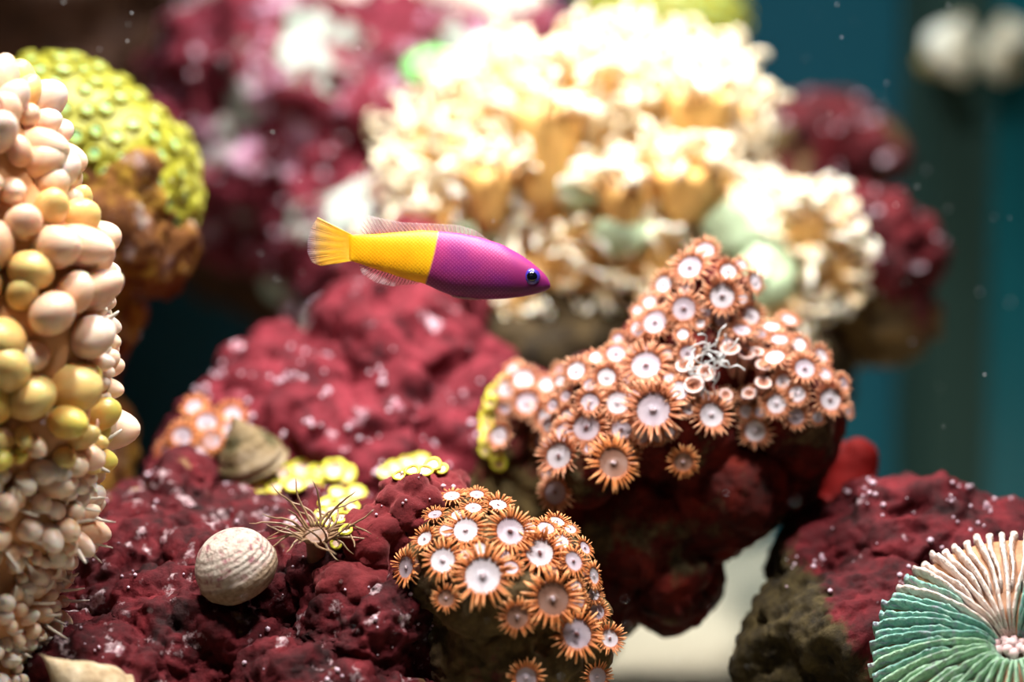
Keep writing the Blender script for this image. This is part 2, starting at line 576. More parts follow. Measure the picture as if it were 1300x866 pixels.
R_knob = rock('live_rock', [(525, 650, 60.5, 0.9, 1.1, 0.85), (480, 690, 60, 0.85, 1.0, 0.9), (560, 625, 61.5, 0.7, 0.8, 0.45), (450, 750, 59.6, 0.9, 1.0, 0.75), (520, 730, 60.2, 0.9, 1.0, 1.0),
                            (480, 800, 60, 1.1, 1.3, 1.2), (480, 900, 60.2, 1.3, 1.6, 1.6)], plain('velvet_maroon', (0.12, 0.008, 0.011), 0.85, 0.25, 0.45, 1.2, 0.5, 10, Sheen_Weight=0.3, Sheen_Tint=(0.9, 0.3, 0.3, 1)),
              'velvety deep maroon knobbly sponge between the anemone and the orange zoanthids', 0.06, (0.55, 0.16), (1.1, 0.25), (0.12, 0.03), cat='sponge', crag=(1.0, 0.35))
R_knob.name = 'knobbly_sponge'
R_fr = rock('live_rock', [(1150, 690, 64.5, 2.3, 2.5, 1.5), (1060, 720, 64.5, 1.5, 2, 1.4), (1240, 720, 64, 2.4, 2.6, 1.6), (1100, 800, 63, 2.6, 3, 1.9), (1230, 840, 63, 3.6, 3, 2.4), (1275, 855, 61.3, 2.4, 2.2, 2.0), (1010, 850, 63, 1.3, 1.8, 1.5), (1330, 740, 64, 2.5, 3, 1.8),
                          (1150, 960, 63, 4.5, 4, 3), (1150, 1100, 63.5, 6, 5, 4.5)], M_fr,
            'maroon and olive mottled rock beneath the striped plate coral', 0.085, (0.9, 0.12), (1.7, 0.45), (0.25, 0.13), crag=(1.3, 0.5))

B_zoa = bvh_of(R_zoa)
B_zoa2 = bvh_of(R_zoa2)
B_low = bvh_of(R_low)
B_front = bvh_of(R_front)
B_fr = bvh_of(R_fr)
B_mid = bvh_of(R_mid)
B_knob = bvh_of(R_knob)
B_up = bvh_of(R_up)
B_right = bvh_of(R_right)
B_right2 = bvh_of(R_right2)
gas_bubbles(R_front, B_front, (60, 600, 600, 866), 80)
gas_bubbles(R_mid, B_mid, (250, 430, 620, 640), 110, 0.04, 0.09)
gas_bubbles(R_up, B_up, (240, 60, 570, 420), 90, 0.06, 0.13)
gas_bubbles(R_fr, B_fr, (1000, 610, 1300, 760), 60, 0.03, 0.07)
gas_bubbles(R_right, B_right, (1030, 230, 1190, 340), 30, 0.05, 0.1)
gas_bubbles(R_right2, B_right2, (930, 120, 1145, 220), 30, 0.06, 0.12)
gas_bubbles(R_knob, B_knob, (430, 600, 590, 800), 22, 0.02, 0.05)

# ------------------------------------------------------------------ the fish
FISH_D = 60.0
fz = 3.421


def fpt(zx, zy):
    """zoomed outline coordinate -> fish-local cm (x along the body, z up)"""
    return ((360 + zx / fz - 545) / ppc(FISH_D), -(230 + zy / fz - 330) / ppc(FISH_D))


def interp(pts):
    xs = [p[0] for p in pts]
    ys = [p[1] for p in pts]

    def f(x):
        return float(np.interp(x, xs, ys))
    return f


top = [(285, 234), (330, 232), (400, 230), (500, 221), (600, 214), (680, 218), (760, 225), (850, 243), (950, 275), (1030, 319), (1090, 363), (1125, 393), (1146, 418), (1157, 442)]
bot = [(285, 345), (330, 358), (370, 373), (450, 398), (540, 428), (610, 445), (680, 478), (740, 500), (800, 510), (880, 514), (960, 511), (1040, 502), (1100, 489), (1140, 476), (1157, 464)]
tf, bf = interp([fpt(*p) for p in top]), interp([fpt(*p) for p in bot])
x0f, x1f = fpt(285, 0)[0], fpt(1157, 0)[0]
L = x1f - x0f
wf = interp([(0, .012), (.04, .07), (.1, .11), (.3, .24), (.5, .37), (.65, .43), (.8, .40), (.9, .29), (.96, .22), (1, .12)])
mb = MB()
rows = []
NS = 64
for i in range(NS + 1):
    u = i / NS
    u = u if u < 0.8 else 0.8 + 0.2 * math.sin((u - 0.8) / 0.2 * PI / 2)
    x = x0f + L * u
    acc_t = np.mean([tf(x + k * 0.06) for k in (-1, 0, 1)]) if 0.02 < u < 0.98 else tf(x)
    acc_b = np.mean([bf(x + k * 0.06) for k in (-1, 0, 1)]) if 0.02 < u < 0.98 else bf(x)
    zc, hh, w = (acc_t + acc_b) / 2, (acc_t - acc_b) / 2, wf(u)
    ring = []
    for k in range(28):
        a = 2 * PI * k / 28
        ca, sa = math.cos(a), math.sin(a)
        ring.append((x, w * math.copysign(abs(ca) ** 0.85, ca), zc + hh * math.copysign(abs(sa) ** 0.95, sa)))
    rows.append(ring)
mb.grid(rows)

m = NT('fish_skin')
X, Y, Z = m.xyz()
xb, zb0 = fpt(672, 222)
xb2, zb2 = fpt(618, 442)
# boundary between the yellow rear and the magenta front slants forward towards the back
slope = (xb - xb2) / (zb0 - zb2)
bl = m.math('ADD', m.math('MULTIPLY', m.math('SUBTRACT', Z, zb0), slope), xb)
cur = m.math('MULTIPLY', m.math('MULTIPLY', m.math('SUBTRACT', Z, zb0), m.math('SUBTRACT', Z, zb2)), -0.10)
side = m.math('SUBTRACT', X, m.math('ADD', bl, cur))
fm = m.maprange(side, -0.03, 0.03)
lat1 = m.math('SINE', m.math('MULTIPLY', X, 62.0))
lat2 = m.math('SINE', m.math('MULTIPLY', Z, 66.0))
sc = m.math('MULTIPLY', lat1, lat2)
head = m.maprange(X, 1.7, 2.2, 1, 0)
sc = m.math('MULTIPLY', sc, head)
yel = m.ramp(m.noise(1.2, 2), [(0.3, (0.90, 0.36, 0.0)), (0.7, (0.95, 0.50, 0.004))])
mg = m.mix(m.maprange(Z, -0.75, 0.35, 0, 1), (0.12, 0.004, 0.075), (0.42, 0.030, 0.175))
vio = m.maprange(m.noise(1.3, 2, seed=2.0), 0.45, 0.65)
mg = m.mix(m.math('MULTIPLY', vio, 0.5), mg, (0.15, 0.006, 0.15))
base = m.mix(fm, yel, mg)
base = m.mix(m.math('MULTIPLY', m.maprange(sc, 0.0, 1.0), 0.15), base, m.mix(fm, (0.75, 0.26, 0.0), (0.75, 0.18, 0.50)))
m.bump(sc, 0.10, 0.015)
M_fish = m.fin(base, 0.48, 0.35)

fish = thing('fish', P(545, 330, FISH_D), 'small reef fish with magenta front half and yellow rear half, swimming in open water', 'fish')
fish.rotation_euler = (-PITCH, 0, 0)
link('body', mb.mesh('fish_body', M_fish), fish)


def fin_mat(name, col, alpha):
    m = NT(name)
    m.fin(col, 0.4, 0.4)
    m.b.inputs['Alpha'].default_value = alpha
    return m.m


M_fin_clear = fin_mat('clear_fin', (0.70, 0.60, 0.62), 0.16)
m = NT('yellow_fin')
tx = m.maprange(m.xyz()[0], -3.0, -2.25)
m.fin(m.ramp(tx, [(0.0, (0.55, 0.42, 0.5)), (0.4, (0.8, 0.45, 0.05)), (1, (0.9, 0.42, 0.0))]), 0.4, 0.4)
m.setv(m.b.inputs['Alpha'], m.maprange(tx, 0.0, 0.8, 0.2, 0.9))
M_fin_yel = m.m
m = NT('fin_ray')
M_ray = m.fin((0.52, 0.30, 0.30), 0.5, 0.4)
m = NT('tail_ray')
M_tray = m.fin(m.ramp(m.maprange(m.xyz()[0], -3.0, -2.2), [(0.0, (0.35, 0.18, 0.30)), (0.35, (0.75, 0.42, 0.05)), (1, (0.95, 0.5, 0.0))]), 0.5, 0.4)


def fin(name, inner, outer, n, mat, raymat, nray, y=0.0, sweep=0.0):
    """membrane between two outline polylines (fish local), with rays"""
    def poly(pts, t):
        pts = [Vector((p[0], y, p[1])) for p in pts]
        ls = [0]
        for a, b in zip(pts, pts[1:]):
            ls.append(ls[-1] + (b - a).length)
        s = t * ls[-1]
        for i in range(len(pts) - 1):
            if s <= ls[i + 1] + 1e-9:
                return pts[i].lerp(pts[i + 1], (s - ls[i]) / max(1e-9, ls[i + 1] - ls[i]))
        return pts[-1]
    mb = MB()
    th = 0.008
    for sgn in (1,):
        rows = []
        for i in range(n + 1):
            t = i / n
            a, b = poly(inner, t), poly(outer, t)
            r = []
            for k in range(7):
                p = a.lerp(b, k / 6)
                r.append(p + Vector((0, 0.015 * math.sin(t * 40) * k / 6, 0)))
            back = [q + Vector((0, th, 0)) for q in reversed(r)]
            rows.append(r + back)
        mb.grid(rows)
    f = link(name, mb.mesh(name, mat), fish)
    mr = MB()
    for i in range(nray):
        t = (i + 0.5) / nray
        a, b = poly(inner, t), poly(outer, min(1, t + sweep))
        mr.tube([a.lerp(b, k / 4) + Vector((0, 0.004, 0)) for k in range(5)], [0.013, 0.012, 0.010, 0.008, 0.005], 5)
    link('fin_rays', mr.mesh(name + '_rays', raymat), f)
    return f


fp = lambda pts: [fpt(*p) for p in pts]
fin('tail_fin', fp([(312, 240), (308, 290), (312, 344)]), fp([(148, 156), (118, 205), (104, 260), (104, 310), (122, 352), (160, 368), (200, 362)]), 26, M_fin_yel, M_tray, 30)
fin('dorsal_fin', fp([(352, 236), (430, 234), (560, 222), (700, 224), (800, 238), (905, 266)]),
    fp([(330, 214), (336, 175), (368, 148), (440, 165), (520, 180), (650, 185), (760, 191), (830, 212), (905, 264)]), 36, M_fin_clear, M_ray, 34, sweep=-0.0)
fin('anal_fin', fp([(352, 360), (450, 394), (540, 424), (605, 440)]), fp([(330, 366), (338, 400), (400, 440), (470, 456), (540, 450), (605, 442)]), 24, M_fin_clear, M_ray, 20)
fin('pelvic_fin', fp([(720, 494), (760, 502), (800, 506)]), fp([(735, 506), (800, 517), (880, 517)]), 8, M_fin_clear, M_ray, 6, y=-0.12)
M_iris = plain('fish_iris', (0.05, 0.03, 0.32), 0.2, 0.6)
M_pupil = plain('fish_pupil', (0.002, 0.003, 0.006), 0.06, 0.8)
ex, ez = fpt(1077, 416)
for sg in (-1, 1):
    e = link('eye', MB().ico((0, 0, 0), (0.215, 0.10, 0.205), 3).mesh('fish_eye', M_iris), fish, (ex, sg * 0.245, ez))
    link('pupil', MB().ico((0, 0, 0), (0.145, 0.07, 0.135), 3).mesh('fish_pupil', M_pupil), e, (0.005, sg * 0.05, 0.0))
mm = MB().tube([(fpt(1112, 0)[0], -0.145, fpt(0, 463)[1]), (fpt(1135, 0)[0], -0.09, fpt(0, 462)[1]), (fpt(1158, 0)[0], 0.0, fpt(0, 456)[1]),
                (fpt(1135, 0)[0], 0.09, fpt(0, 462)[1]), (fpt(1112, 0)[0], 0.145, fpt(0, 463)[1])], [0.008, 0.014, 0.016, 0.014, 0.008], 6)
link('mouth', mm.mesh('fish_mouth', plain('fish_lip', (0.16, 0.008, 0.10), 0.5)), fish)

# ------------------------------------------------------------------ zoanthids
m = NT('zoanthid_column')
M_zcol = m.fin(m.ramp(m.noise(5, 4), [(0.3, (0.34, 0.13, 0.09)), (0.7, (0.50, 0.24, 0.17))]), 0.55, 0.35)


def disc_mat(name, inner, mid, outer):
    m = NT(name)
    X, Y, Z = m.xyz()
    r = m.math('SQRT', m.math('ADD', m.math('MULTIPLY', X, X), m.math('MULTIPLY', Y, Y)))
    c = m.ramp(r, [(0.0, inner), (0.15, mid), (0.40, tuple(min(1, v * 1.12) for v in mid)), (0.50, mid), (0.57, outer)])
    ang = m.math('ARCTAN2', Y, X)
    st = m.math('SINE', m.math('MULTIPLY', ang, 34.0))
    f = m.math('MULTIPLY', m.maprange(st, 0.1, 0.9), m.maprange(r, 0.14, 0.46))
    c = m.mix(m.math('MULTIPLY', f, 0.62), c, tuple(v * 0.75 for v in outer))
    m.bump(st, 0.3, 0.03)
    return m.fin(c, 0.45, 0.4)


def tent_mat(name, root, mid, tip):
    m = NT(name)
    X, Y, Z = m.xyz()
    r = m.math('SQRT', m.math('ADD', m.math('MULTIPLY', X, X), m.math('MULTIPLY', Y, Y)))
    return m.fin(m.ramp(r, [(0.46, root), (0.7, mid), (0.98, tip)]), 0.5, 0.4)


M_disc = [disc_mat('zoa_disc_lilac', (0.13, 0.05, 0.06), (0.42, 0.35, 0.41), (0.40, 0.18, 0.12)),
          disc_mat('zoa_disc_white', (0.22, 0.12, 0.13), (0.56, 0.51, 0.56), (0.50, 0.28, 0.20)),
          disc_mat('zoa_disc_tan', (0.24, 0.13, 0.12), (0.24, 0.12, 0.085), (0.26, 0.09, 0.04))]
M_tent = [tent_mat('zoa_tentacle_pink', (0.28, 0.08, 0.035), (0.56, 0.20, 0.09), (0.80, 0.42, 0.25)),
          tent_mat('zoa_tentacle_orange', (0.30, 0.075, 0.02), (0.62, 0.20, 0.055), (0.86, 0.40, 0.16))]
M_mouth = plain('zoa_mouth', (0.20, 0.07, 0.07), 0.5, 0.4)
M_mouthl = plain('zoa_mouth_pale', (0.62, 0.48, 0.52), 0.45, 0.4)


def zoa_meshes(seed, dmat, tmat, lift, ntent):
    """a polyp of radius 1 cm looking along +z"""
    r_ = random.Random(seed)
    col_ = MB().lathe([(0.40, -1.2), (0.40, -0.7), (0.44, -0.35), (0.52, -0.12), (0.57, -0.04), (0.56, 0.02)], 20, True, False).mesh('polyp', M_zcol)
    dp = []
    for i in range(11):
        r = 0.56 * i / 10
        dp.append((max(r, 0.004), 0.03 - 0.07 * (1 - (r / 0.56) ** 2) + (0.09 * math.exp(-(r / 0.12) ** 2))))
    disc = MB().lathe(list(reversed(dp)), 28, False, False)
    disc = disc.mesh('oral_disc', dmat)
    t = MB()
    for ring in range(2):
        n = ntent
        for k in range(n):
            a = 2 * PI * (k + 0.5 * ring) / n + r_.gauss(0, 0.03)
            ln = (0.54 if ring == 0 else 0.46) * r_.uniform(0.86, 1.12)
            el = lift + (0.25 if ring else -0.12) + r_.gauss(0, 0.13)
            curl = r_.uniform(-0.9, 0.1) - lift * 0.4
            pts, rad = [], []
            p = Vector((0.50, 0, 0.02))
            e = el
            side = 0.0
            tw = r_.gauss(0, 0.25)
            for q in range(6):
                pts.append(Vector((p.x * math.cos(a) - side * math.sin(a), p.x * math.sin(a) + side * math.cos(a), p.z)))
                rad.append([0.040, 0.046, 0.045, 0.042, 0.036, 0.016][q])
                st = ln / 5
                p += Vector((math.cos(e) * st, 0, math.sin(e) * st))
                side += tw * st * 0.5
                e += curl / 5
            t.tube(pts, rad, 5)
    tent = t.mesh('tentacles', tmat)
    mo = MB().lathe([(0.10, 0.0), (0.085, 0.035), (0.05, 0.05), (0.025, 0.03), (0.004, 0.0)], 12)
    mo.xf(Matrix.Diagonal((1.0, 0.6, 1, 1)))
    return col_, disc, tent, mo


ZV = []
for i in range(12):
    dm = M_disc[[1, 0, 1, 0, 0, 1][i % 6]]
    tm = M_tent[0 if i < 6 else 1]
    c_, d_, t_, mo_ = zoa_meshes(i, dm, tm, [0.05, 0.25, 0.45, -0.1, 0.3, 0.6][i % 6], 17 + i % 3)
    ZV.append((c_, d_, t_, mo_.mesh('mouth', M_mouth if i % 2 else M_mouthl)))
for i in range(2):   # dull tan polyps with a pale mouth
    c_, d_, t_, mo_ = zoa_meshes(40 + i, M_disc[2], M_tent[1], 0.1, 20)
    ZV.append((c_, d_, t_, mo_.mesh('mouth', M_mouthl)))


def polyp(col, pos, direction, r, var, name='polyp'):
    c_, d_, t_, mo_ = ZV[var]
    base = Vector(col.location) / S
    o = link(name, c_, col, pos - base, facing(direction, random.uniform(0, 6.28)), r)
    for nm, me in (('oral_disc', d_), ('tentacles', t_), ('mouth', mo_)):
        ch = link(nm, me, o)
        if nm == 'mouth':
            ch.location = Vector((0, 0, 0.025)) * S
    return o


def put_polyps(col, bvh, lst, orange=False, camw=0.5, lift=0.45):
    out = []
    for e in lst:
        px, py, r = e[:3]
        h, n = cast_soft(bvh, px, py)
        if h is None:
            continue
        tc = (CAM - h).normalized()
        d = to_px(h)[2]
        rc = 1.14 * r / ppc(d)
        dr = (n * (1 - camw) + tc * camw + Vector((0, 0, 0.12))).normalized()
        if len(e) > 4:
            dr = (dr + RIGHT * e[3] + UP * e[4]).normalized()
        var = random.randrange(6) + (6 if orange else 0)
        if len(e) == 4:
            var = 12 + random.randrange(2)
        polyp(col, h + dr * (lift * rc) + n * 0.05, dr, rc, var)
        out.append((px, py, r))
    return out


def fill_polyps(col, bvh, placed, inside, n, rlo, rhi, box, orange=False, dens=0.75):
    pts = list(placed)
    tries = 0
    add = []
    while len(add) < n and tries < n * 60:
        tries += 1
        px, py = random.uniform(box[0], box[2]), random.uniform(box[1], box[3])
        if not inside(px, py):
            continue
        r = random.uniform(rlo, rhi)
        if any((px - a) ** 2 + (py - b) ** 2 < (dens * (r + c)) ** 2 for a, b, c in pts):
            continue
        pts.append((px, py, r))
        add.append((px, py, r))
    put_polyps(col, bvh, add, orange, 0.35, 0.3)
    return pts


def in_poly(poly):
    def f(x, y):
        c = False
        j = len(poly) - 1
        for i in range(len(poly)):
            xi, yi = poly[i]
            xj, yj = poly[j]
            if (yi > y) != (yj > y) and x < (xj - xi) * (y - yi) / (yj - yi) + xi:
                c = not c
            j = i
        return c
    return f


zc = thing('zoanthid_colony', P(860, 560, 63), 'large cluster of salmon brown zoanthid polyps with white centres on the arching red rock', 'coral')
big = [(882, 348, 27), (914, 377, 27), (871, 394, 25), (849, 365, 19), (948, 404, 20), (922, 350, 18), (950, 361, 18, 0.5, 0), (897, 326, 20), (864, 333, 18),
       (838, 416, 26), (816, 423, 20), (827, 390, 15), (823, 473, 32), (833, 524, 37), (897, 530, 27), (862, 500, 20), (782, 456, 20), (737, 476, 20), (761, 445, 16),
       (770, 482, 20), (750, 513, 20), (783, 515, 24), (790, 546, 21), (748, 544, 29), (795, 572, 19), (772, 590, 33, 1), (866, 583, 20, 1), (717, 583, 29), (722, 552, 20),
       (713, 625, 25), (987, 513, 21), (1018, 473, 22), (1011, 502, 18), (1047, 509, 24), (962, 544, 23), (985, 463, 21, -0.2, 0.9), (989, 442, 19, 0, 0.9), (978, 425, 18, 0, 0.8),
       (939, 428, 20, 0, 1.1), (962, 432, 15, 0, 1.0), (998, 414, 16, 0.2, 0.5), (1011, 443, 16), (1029, 430, 14, 0.4, 0.4), (967, 401, 14), (1035, 456, 16, 0.4, 0.2), (1062, 490, 15, 0.6, 0), (1068, 522, 12, 0.8, 0)]
pl = put_polyps(zc, B_zoa, big)
fill_polyps(zc, B_zoa, pl + [(905, 465, 38), (945, 478, 22), (895, 430, 18)], in_poly([(835, 345), (860, 322), (920, 320), (960, 360), (975, 395), (1035, 425), (1075, 500), (1070, 530), (1000, 530), (900, 520), (840, 555), (760, 560), (715, 640), (695, 600), (700, 540), (720, 470), (800, 420)]),
            130, 11, 19, (690, 320, 1080, 640), dens=0.62)

# closed, tube-like polyps in the hollow
tubem = MB().lathe([(0.34, -2.0), (0.36, -1.0), (0.42, -0.25), (0.54, 0.0), (0.56, 0.10), (0.46, 0.14), (0.30, 0.06), (0.18, -0.10), (0.02, -0.2)], 18).mesh('closed_polyp', M_zcol)
rimm = MB().lathe([(0.56, 0.06), (0.60, 0.10), (0.58, 0.16), (0.50, 0.17), (0.44, 0.13)], 18, False, False).mesh('rim', plain('zoa_rim', (0.75, 0.55, 0.52), 0.4, 0.5))
for (px, py, r, dx, dz) in [(940, 462, 12, 0.12, 1.0), (927, 455, 12, -0.1, 0.9), (958, 452, 8, 0.2, 0.9), (876, 468, 11, -0.3, 0.5), (894, 474, 11, 0.0, 0.3), (918, 500, 8, 0, 0.3), (966, 494, 10, 0.2, 0.8), (884, 495, 12, -0.2, 0.4), (964, 470, 9, 0.3, 0.8), (950, 500, 8, 0.1, 0.5)]:
    h, n = cast_soft(B_zoa, px, py + 10)
    if h is None:
        continue
    tc = (CAM - h).normalized()
    rc = r / ppc(to_px(h)[2]) / 0.55
    dr = (tc * 0.6 + n * 0.2 + RIGHT * dx + UP * dz).normalized()
    o = link('closed_polyp', tubem, zc, h + dr * rc * 1.3 - Vector(zc.location) / S, facing(dr, 0), rc)
    link('rim', rimm, o)

# slime web caught between the closed polyps
M_slime = NT('slime').fin((0.75, 0.76, 0.76), 0.25, 0.6, Alpha=0.55)
h, n = cast_soft(B_zoa, 895, 455)
sl = MB()
for i in range(26):
    a0 = Vector((random.uniform(-0.55, 0.55), random.uniform(-0.2, 0.15), random.uniform(-0.5, 0.5)))
    p = a0.copy()
    v = Vector((random.gauss(0, 1), random.gauss(0, 0.4), random.gauss(0, 1))).normalized() * 0.13
    pts = [p.copy()]
    for k in range(6):
        p += v
        v = (v + Vector((random.gauss(0, 0.07), random.gauss(0, 0.04), random.gauss(0, 0.07)))).normalized() * 0.12
        pts.append(p.copy())
    sl.tube(pts, [random.uniform(0.012, 0.03) for _ in pts], 5)
o = link('slime_web', sl.mesh('slime_web', M_slime), None, h + (CAM - h).normalized() * 0.75)
tag(o, 'tangle of whitish translucent slime threads caught among closed tube-shaped polyps', 'slime')

zl = thing('zoanthid_colony', P(640, 800, 59), 'lower cluster of bright orange zoanthid polyps on the dark olive rock', 'coral')
low = [(615, 737, 39), (695, 761, 36, 1), (681, 708, 31), (644, 682, 31), (566, 717, 27), (594, 680, 27), (527, 721, 24, -0.7, 0), (520, 774, 24, -0.8, 0), (725, 809, 33), (768, 813, 20),
       (753, 779, 17), (720, 717, 22, 0.5, 0.2), (744, 733, 18, 0.9, 0), (773, 761, 17, 0.6, 0), (668, 858, 23), (753, 857, 20), (676, 645, 24, 0.1, 0.9), (575, 640, 18, 0, 0.9), (605, 637, 16, 0, 0.9),
       (555, 662, 16, -0.2, 0.9), (658, 656, 20, 0, 0.8), (704, 672, 17, 0.4, 0.6), (630, 652, 20, 0, 0.7), (601, 655, 18, 0, 0.7), (735, 700, 15, 0.7, 0.3), (545, 690, 18, -0.4, 0.4), (690, 680, 19, 0.2, 0.5), (654, 782, 24, 1), (570, 760, 18, 1)]
pl = put_polyps(zl, B_low, low, True)
fill_polyps(zl, B_low, pl, in_poly([(545, 660), (600, 630), (680, 635), (735, 690), (780, 770), (785, 820), (740, 800), (700, 730), (560, 720), (530, 700)]), 45, 12, 18, (520, 630, 790, 830), True, 0.58)

zs = thing('zoanthid_colony', P(675, 560, 67), 'pale orange zoanthid polyps with yellow-edged mat on the small rock lobe', 'coral')
pl = put_polyps(zs, B_zoa2, [(695, 467, 29, 0, 0.6), (671, 515, 23), (665, 487, 21), (695, 530, 27), (692, 493, 16), (647, 497, 18), (645, 520, 14), (640, 555, 20, -0.4, 0), (730, 498, 18), (720, 455, 18), (655, 475, 15), (712, 480, 16), (690, 560, 18)])

# orange polyps behind the cone shell
R_small = rock('live_rock', [(262, 560, 68, 1.0, 0.9, 0.8), (235, 585, 68, 0.6, 0.8, 0.6), (270, 640, 68, 1.2, 1.2, 1.3), (270, 760, 68, 2.0, 2, 2.5), (270, 900, 68, 3, 3, 4)],
               M_maroon2, 'small maroon stub of rock under the blurred orange polyps, beside the cone shell', 0.12, (0.9, 0.15), (1.2, 0.25), (0.3, 0.08))
zb = thing('zoanthid_colony', P(262, 590, 67), 'small patch of blurred orange zoanthid polyps beside the cone-shaped shell', 'coral')
B_small = bvh_of(R_small)
put_polyps(zb, B_small, [(235, 557, 21), (262, 541, 21), (276, 517, 21), (291, 532, 19), (222, 577, 20, -0.4, 0), (305, 514, 18), (285, 551, 19), (250, 524, 18, -0.3, 0.3), (255, 570, 18), (268, 560, 18)], True, 0.5)

# ------------------------------------------------------------------ yellow button polyps
m = NT('yellow_rim')
M_yrim = m.fin(m.ramp(m.noise(6, 4), [(0.3, (0.55, 0.50, 0.015)), (0.7, (0.82, 0.78, 0.08))]), 0.45, 0.4)
M_ydisc = plain('pale_pink_disc', (0.75, 0.52, 0.42), 0.5, 0.4, 0.25, 6)
M_ywhite = plain('white_column', (0.72, 0.68, 0.68), 0.5, 0.4, 0.15, 5)
ycol = MB().lathe([(0.60, -0.9), (0.62, -0.3), (0.72, 0.0)], 18, True, False).mesh('polyp', M_ywhite)
yrim = MB()
rows = []
for k in range(18):
    a = 2 * PI * k / 18
    rr = 0.86 + 0.05 * math.sin(3 * a)
    rows.append([((rr + 0.22 * math.cos(b)) * math.cos(a), (rr + 0.22 * math.cos(b)) * math.sin(a), 0.04 + 0.16 * math.sin(b)) for b in [2 * PI * q / 8 for q in range(8)]])
rows.append(rows[0])
yrim.grid(rows, True, False, False)
yrimm = yrim.mesh('rim', M_yrim)
ydisc = MB().lathe([(0.80, 0.02), (0.5, -0.06), (0.2, -0.02), (0.08, -0.12), (0.005, -0.2)], 18, False, False).mesh('oral_disc', M_ydisc)


def yellow_colony(label, base, bvhs, lst, camw=0.35, upw=0.5):
    c = thing('yellow_polyp_colony', base, label, 'coral')
    for (px, py, r) in lst:
        best = None
        for b in bvhs:
            h, n = cast_soft(b, px, py, 8)
            if h is not None and (best is None or (h - CAM).length < (best[0] - CAM).length):
                best = (h, n)
        if not best:
            continue
        h, n = best
        rc = r / ppc(to_px(h)[2])
        dr = (n * 0.5 + (CAM - h).normalized() * camw + Vector((0, 0, upw))).normalized()
        o = link('polyp', ycol, c, h + dr * rc * 0.35 - base, facing(dr, random.random() * 6), rc)
        link('rim', yrimm, o)
        link('oral_disc', ydisc, o)
    return c


ylist = [(438, 640, 12), (424, 650, 11), (452, 628, 12), (463, 614, 12), (418, 664, 11), (434, 660, 11), (446, 646, 11), (430, 690, 10), (440, 675, 9), (408, 655, 9), (415, 640, 10), (428, 628, 10), (445, 613, 10), (404, 672, 9)]
yellow_colony('small ring-shaped yellow polyps with pinkish centres beside the anemone', P(435, 670, 61), [B_front, B_knob], ylist)
ylist2 = [(340, 612, 15), (362, 605, 16), (385, 600, 17), (405, 604, 15), (425, 598, 15), (375, 618, 13), (398, 616, 13), (350, 622, 12), (330, 622, 12), (440, 604, 13)]
yellow_colony('blurred lemon yellow polyps in a row below the cone-shaped shell', P(385, 625, 66), [B_front, B_mid], ylist2)
ylist3 = [(500, 597, 11), (516, 590, 12), (533, 588, 12), (550, 592, 11), (524, 600, 10), (540, 600, 10), (508, 606, 9), (490, 602, 9), (560, 597, 9)]
yellow_colony('bright yellow polyp mat behind the velvety maroon sponge', P(525, 610, 64), [B_knob, B_mid, B_front], ylist3)
yls = [(628 - 8 * math.sin(k * 0.5), 500 + k * 11, 10) for k in range(9)] + [(618, 530 + 14 * k, 9) for k in range(4)] + [(640, 485, 9)]
yellow_colony('bright yellow polyp mat along the edge of the small rock lobe', P(625, 560, 67), [B_zoa2], yls, 0.5, 0.1)
# green button coral far back
h = P(545, 85, 84.5)
gb = thing('button_coral', h, 'blurred bright green button coral beside the cream torch coral', 'coral')
M_green = plain('green_flesh', (0.22, 0.75, 0.20), 0.45, 0.4, 0.3, 1.0)
link('body', MB().lathe([(0.3, -1.6), (0.5, -0.6), (0.85, -0.2), (0.95, 0.05), (0.8, 0.25), (0.4, 0.2), (0.05, 0.1)], 20).mesh('button_body', M_green), gb, None, facing((-0.2, -0.5, 0.8)))
link('mouth', MB().ico((0, 0, 0.12), (0.2, 0.12, 0.08), 2).mesh('button_mouth', plain('green_mouth', (0.5, 0.8, 0.3))), gb, None, facing((-0.2, -0.5, 0.8)))


# ------------------------------------------------------------------ surface scatter
def tri_sample(o, n, filt):
    """area-weighted random surface points (cm) with normals, passing filt(p, n)"""
    me = o.data
    me.calc_loop_triangles()
    vs = verts_cm(o)
    tr = np.array([t.vertices[:] for t in me.loop_triangles])
    a, b, c = vs[tr[:, 0]], vs[tr[:, 1]], vs[tr[:, 2]]
    cr = np.cross(b - a, c - a)
    ar = np.linalg.norm(cr, axis=1)
    nn = cr / np.maximum(ar, 1e-12)[:, None]
    idx = rng.choice(len(tr), n, p=ar / ar.sum())
    u, v = rng.random(n), rng.random(n)
    fl = u + v > 1
    u[fl], v[fl] = 1 - u[fl], 1 - v[fl]
    p = a[idx] + (b - a)[idx] * u[:, None] + (c - a)[idx] * v[:, None]
    out = []
    for q, w in zip(p, nn[idx]):
        q, w = Vector(q), Vector(w)
        if filt(q, w):
            out.append((q, w))
    return out


def poisson(pts, rad):
    """rad(p) -> spacing; greedy"""
    keep = []
    arr = np.empty((0, 3))
    for p, n in pts:
        r = rad(p)
        if len(arr) and np.min(np.sum((arr - np.array(p)) ** 2, axis=1)) < r * r:
            continue
        keep.append((p, n))
        arr = np.vstack([arr, np.array(p)])
    return keep


# ------------------------------------------------------------------ bubble coral
M_bubbody = plain('bubble_coral_flesh', (0.55, 0.27, 0.12), 0.6, 0.3, 0.3, 1.0, 0.3, 4)


def bub_mat(name, lo, hi, tipc):
    m = NT(name)
    Z = m.xyz()[2]
    c = m.ramp(m.noise(1.5, 2), [(0.3, lo), (0.7, hi)])
    c = m.mix(m.maprange(Z, 0.2, 1.0, 0, 0.7), c, tipc)
    return m.fin(c, 0.35, 0.45, Subsurface_Weight=0.5, Subsurface_Radius=(0.004, 0.0018, 0.0009), Subsurface_Scale=0.8)


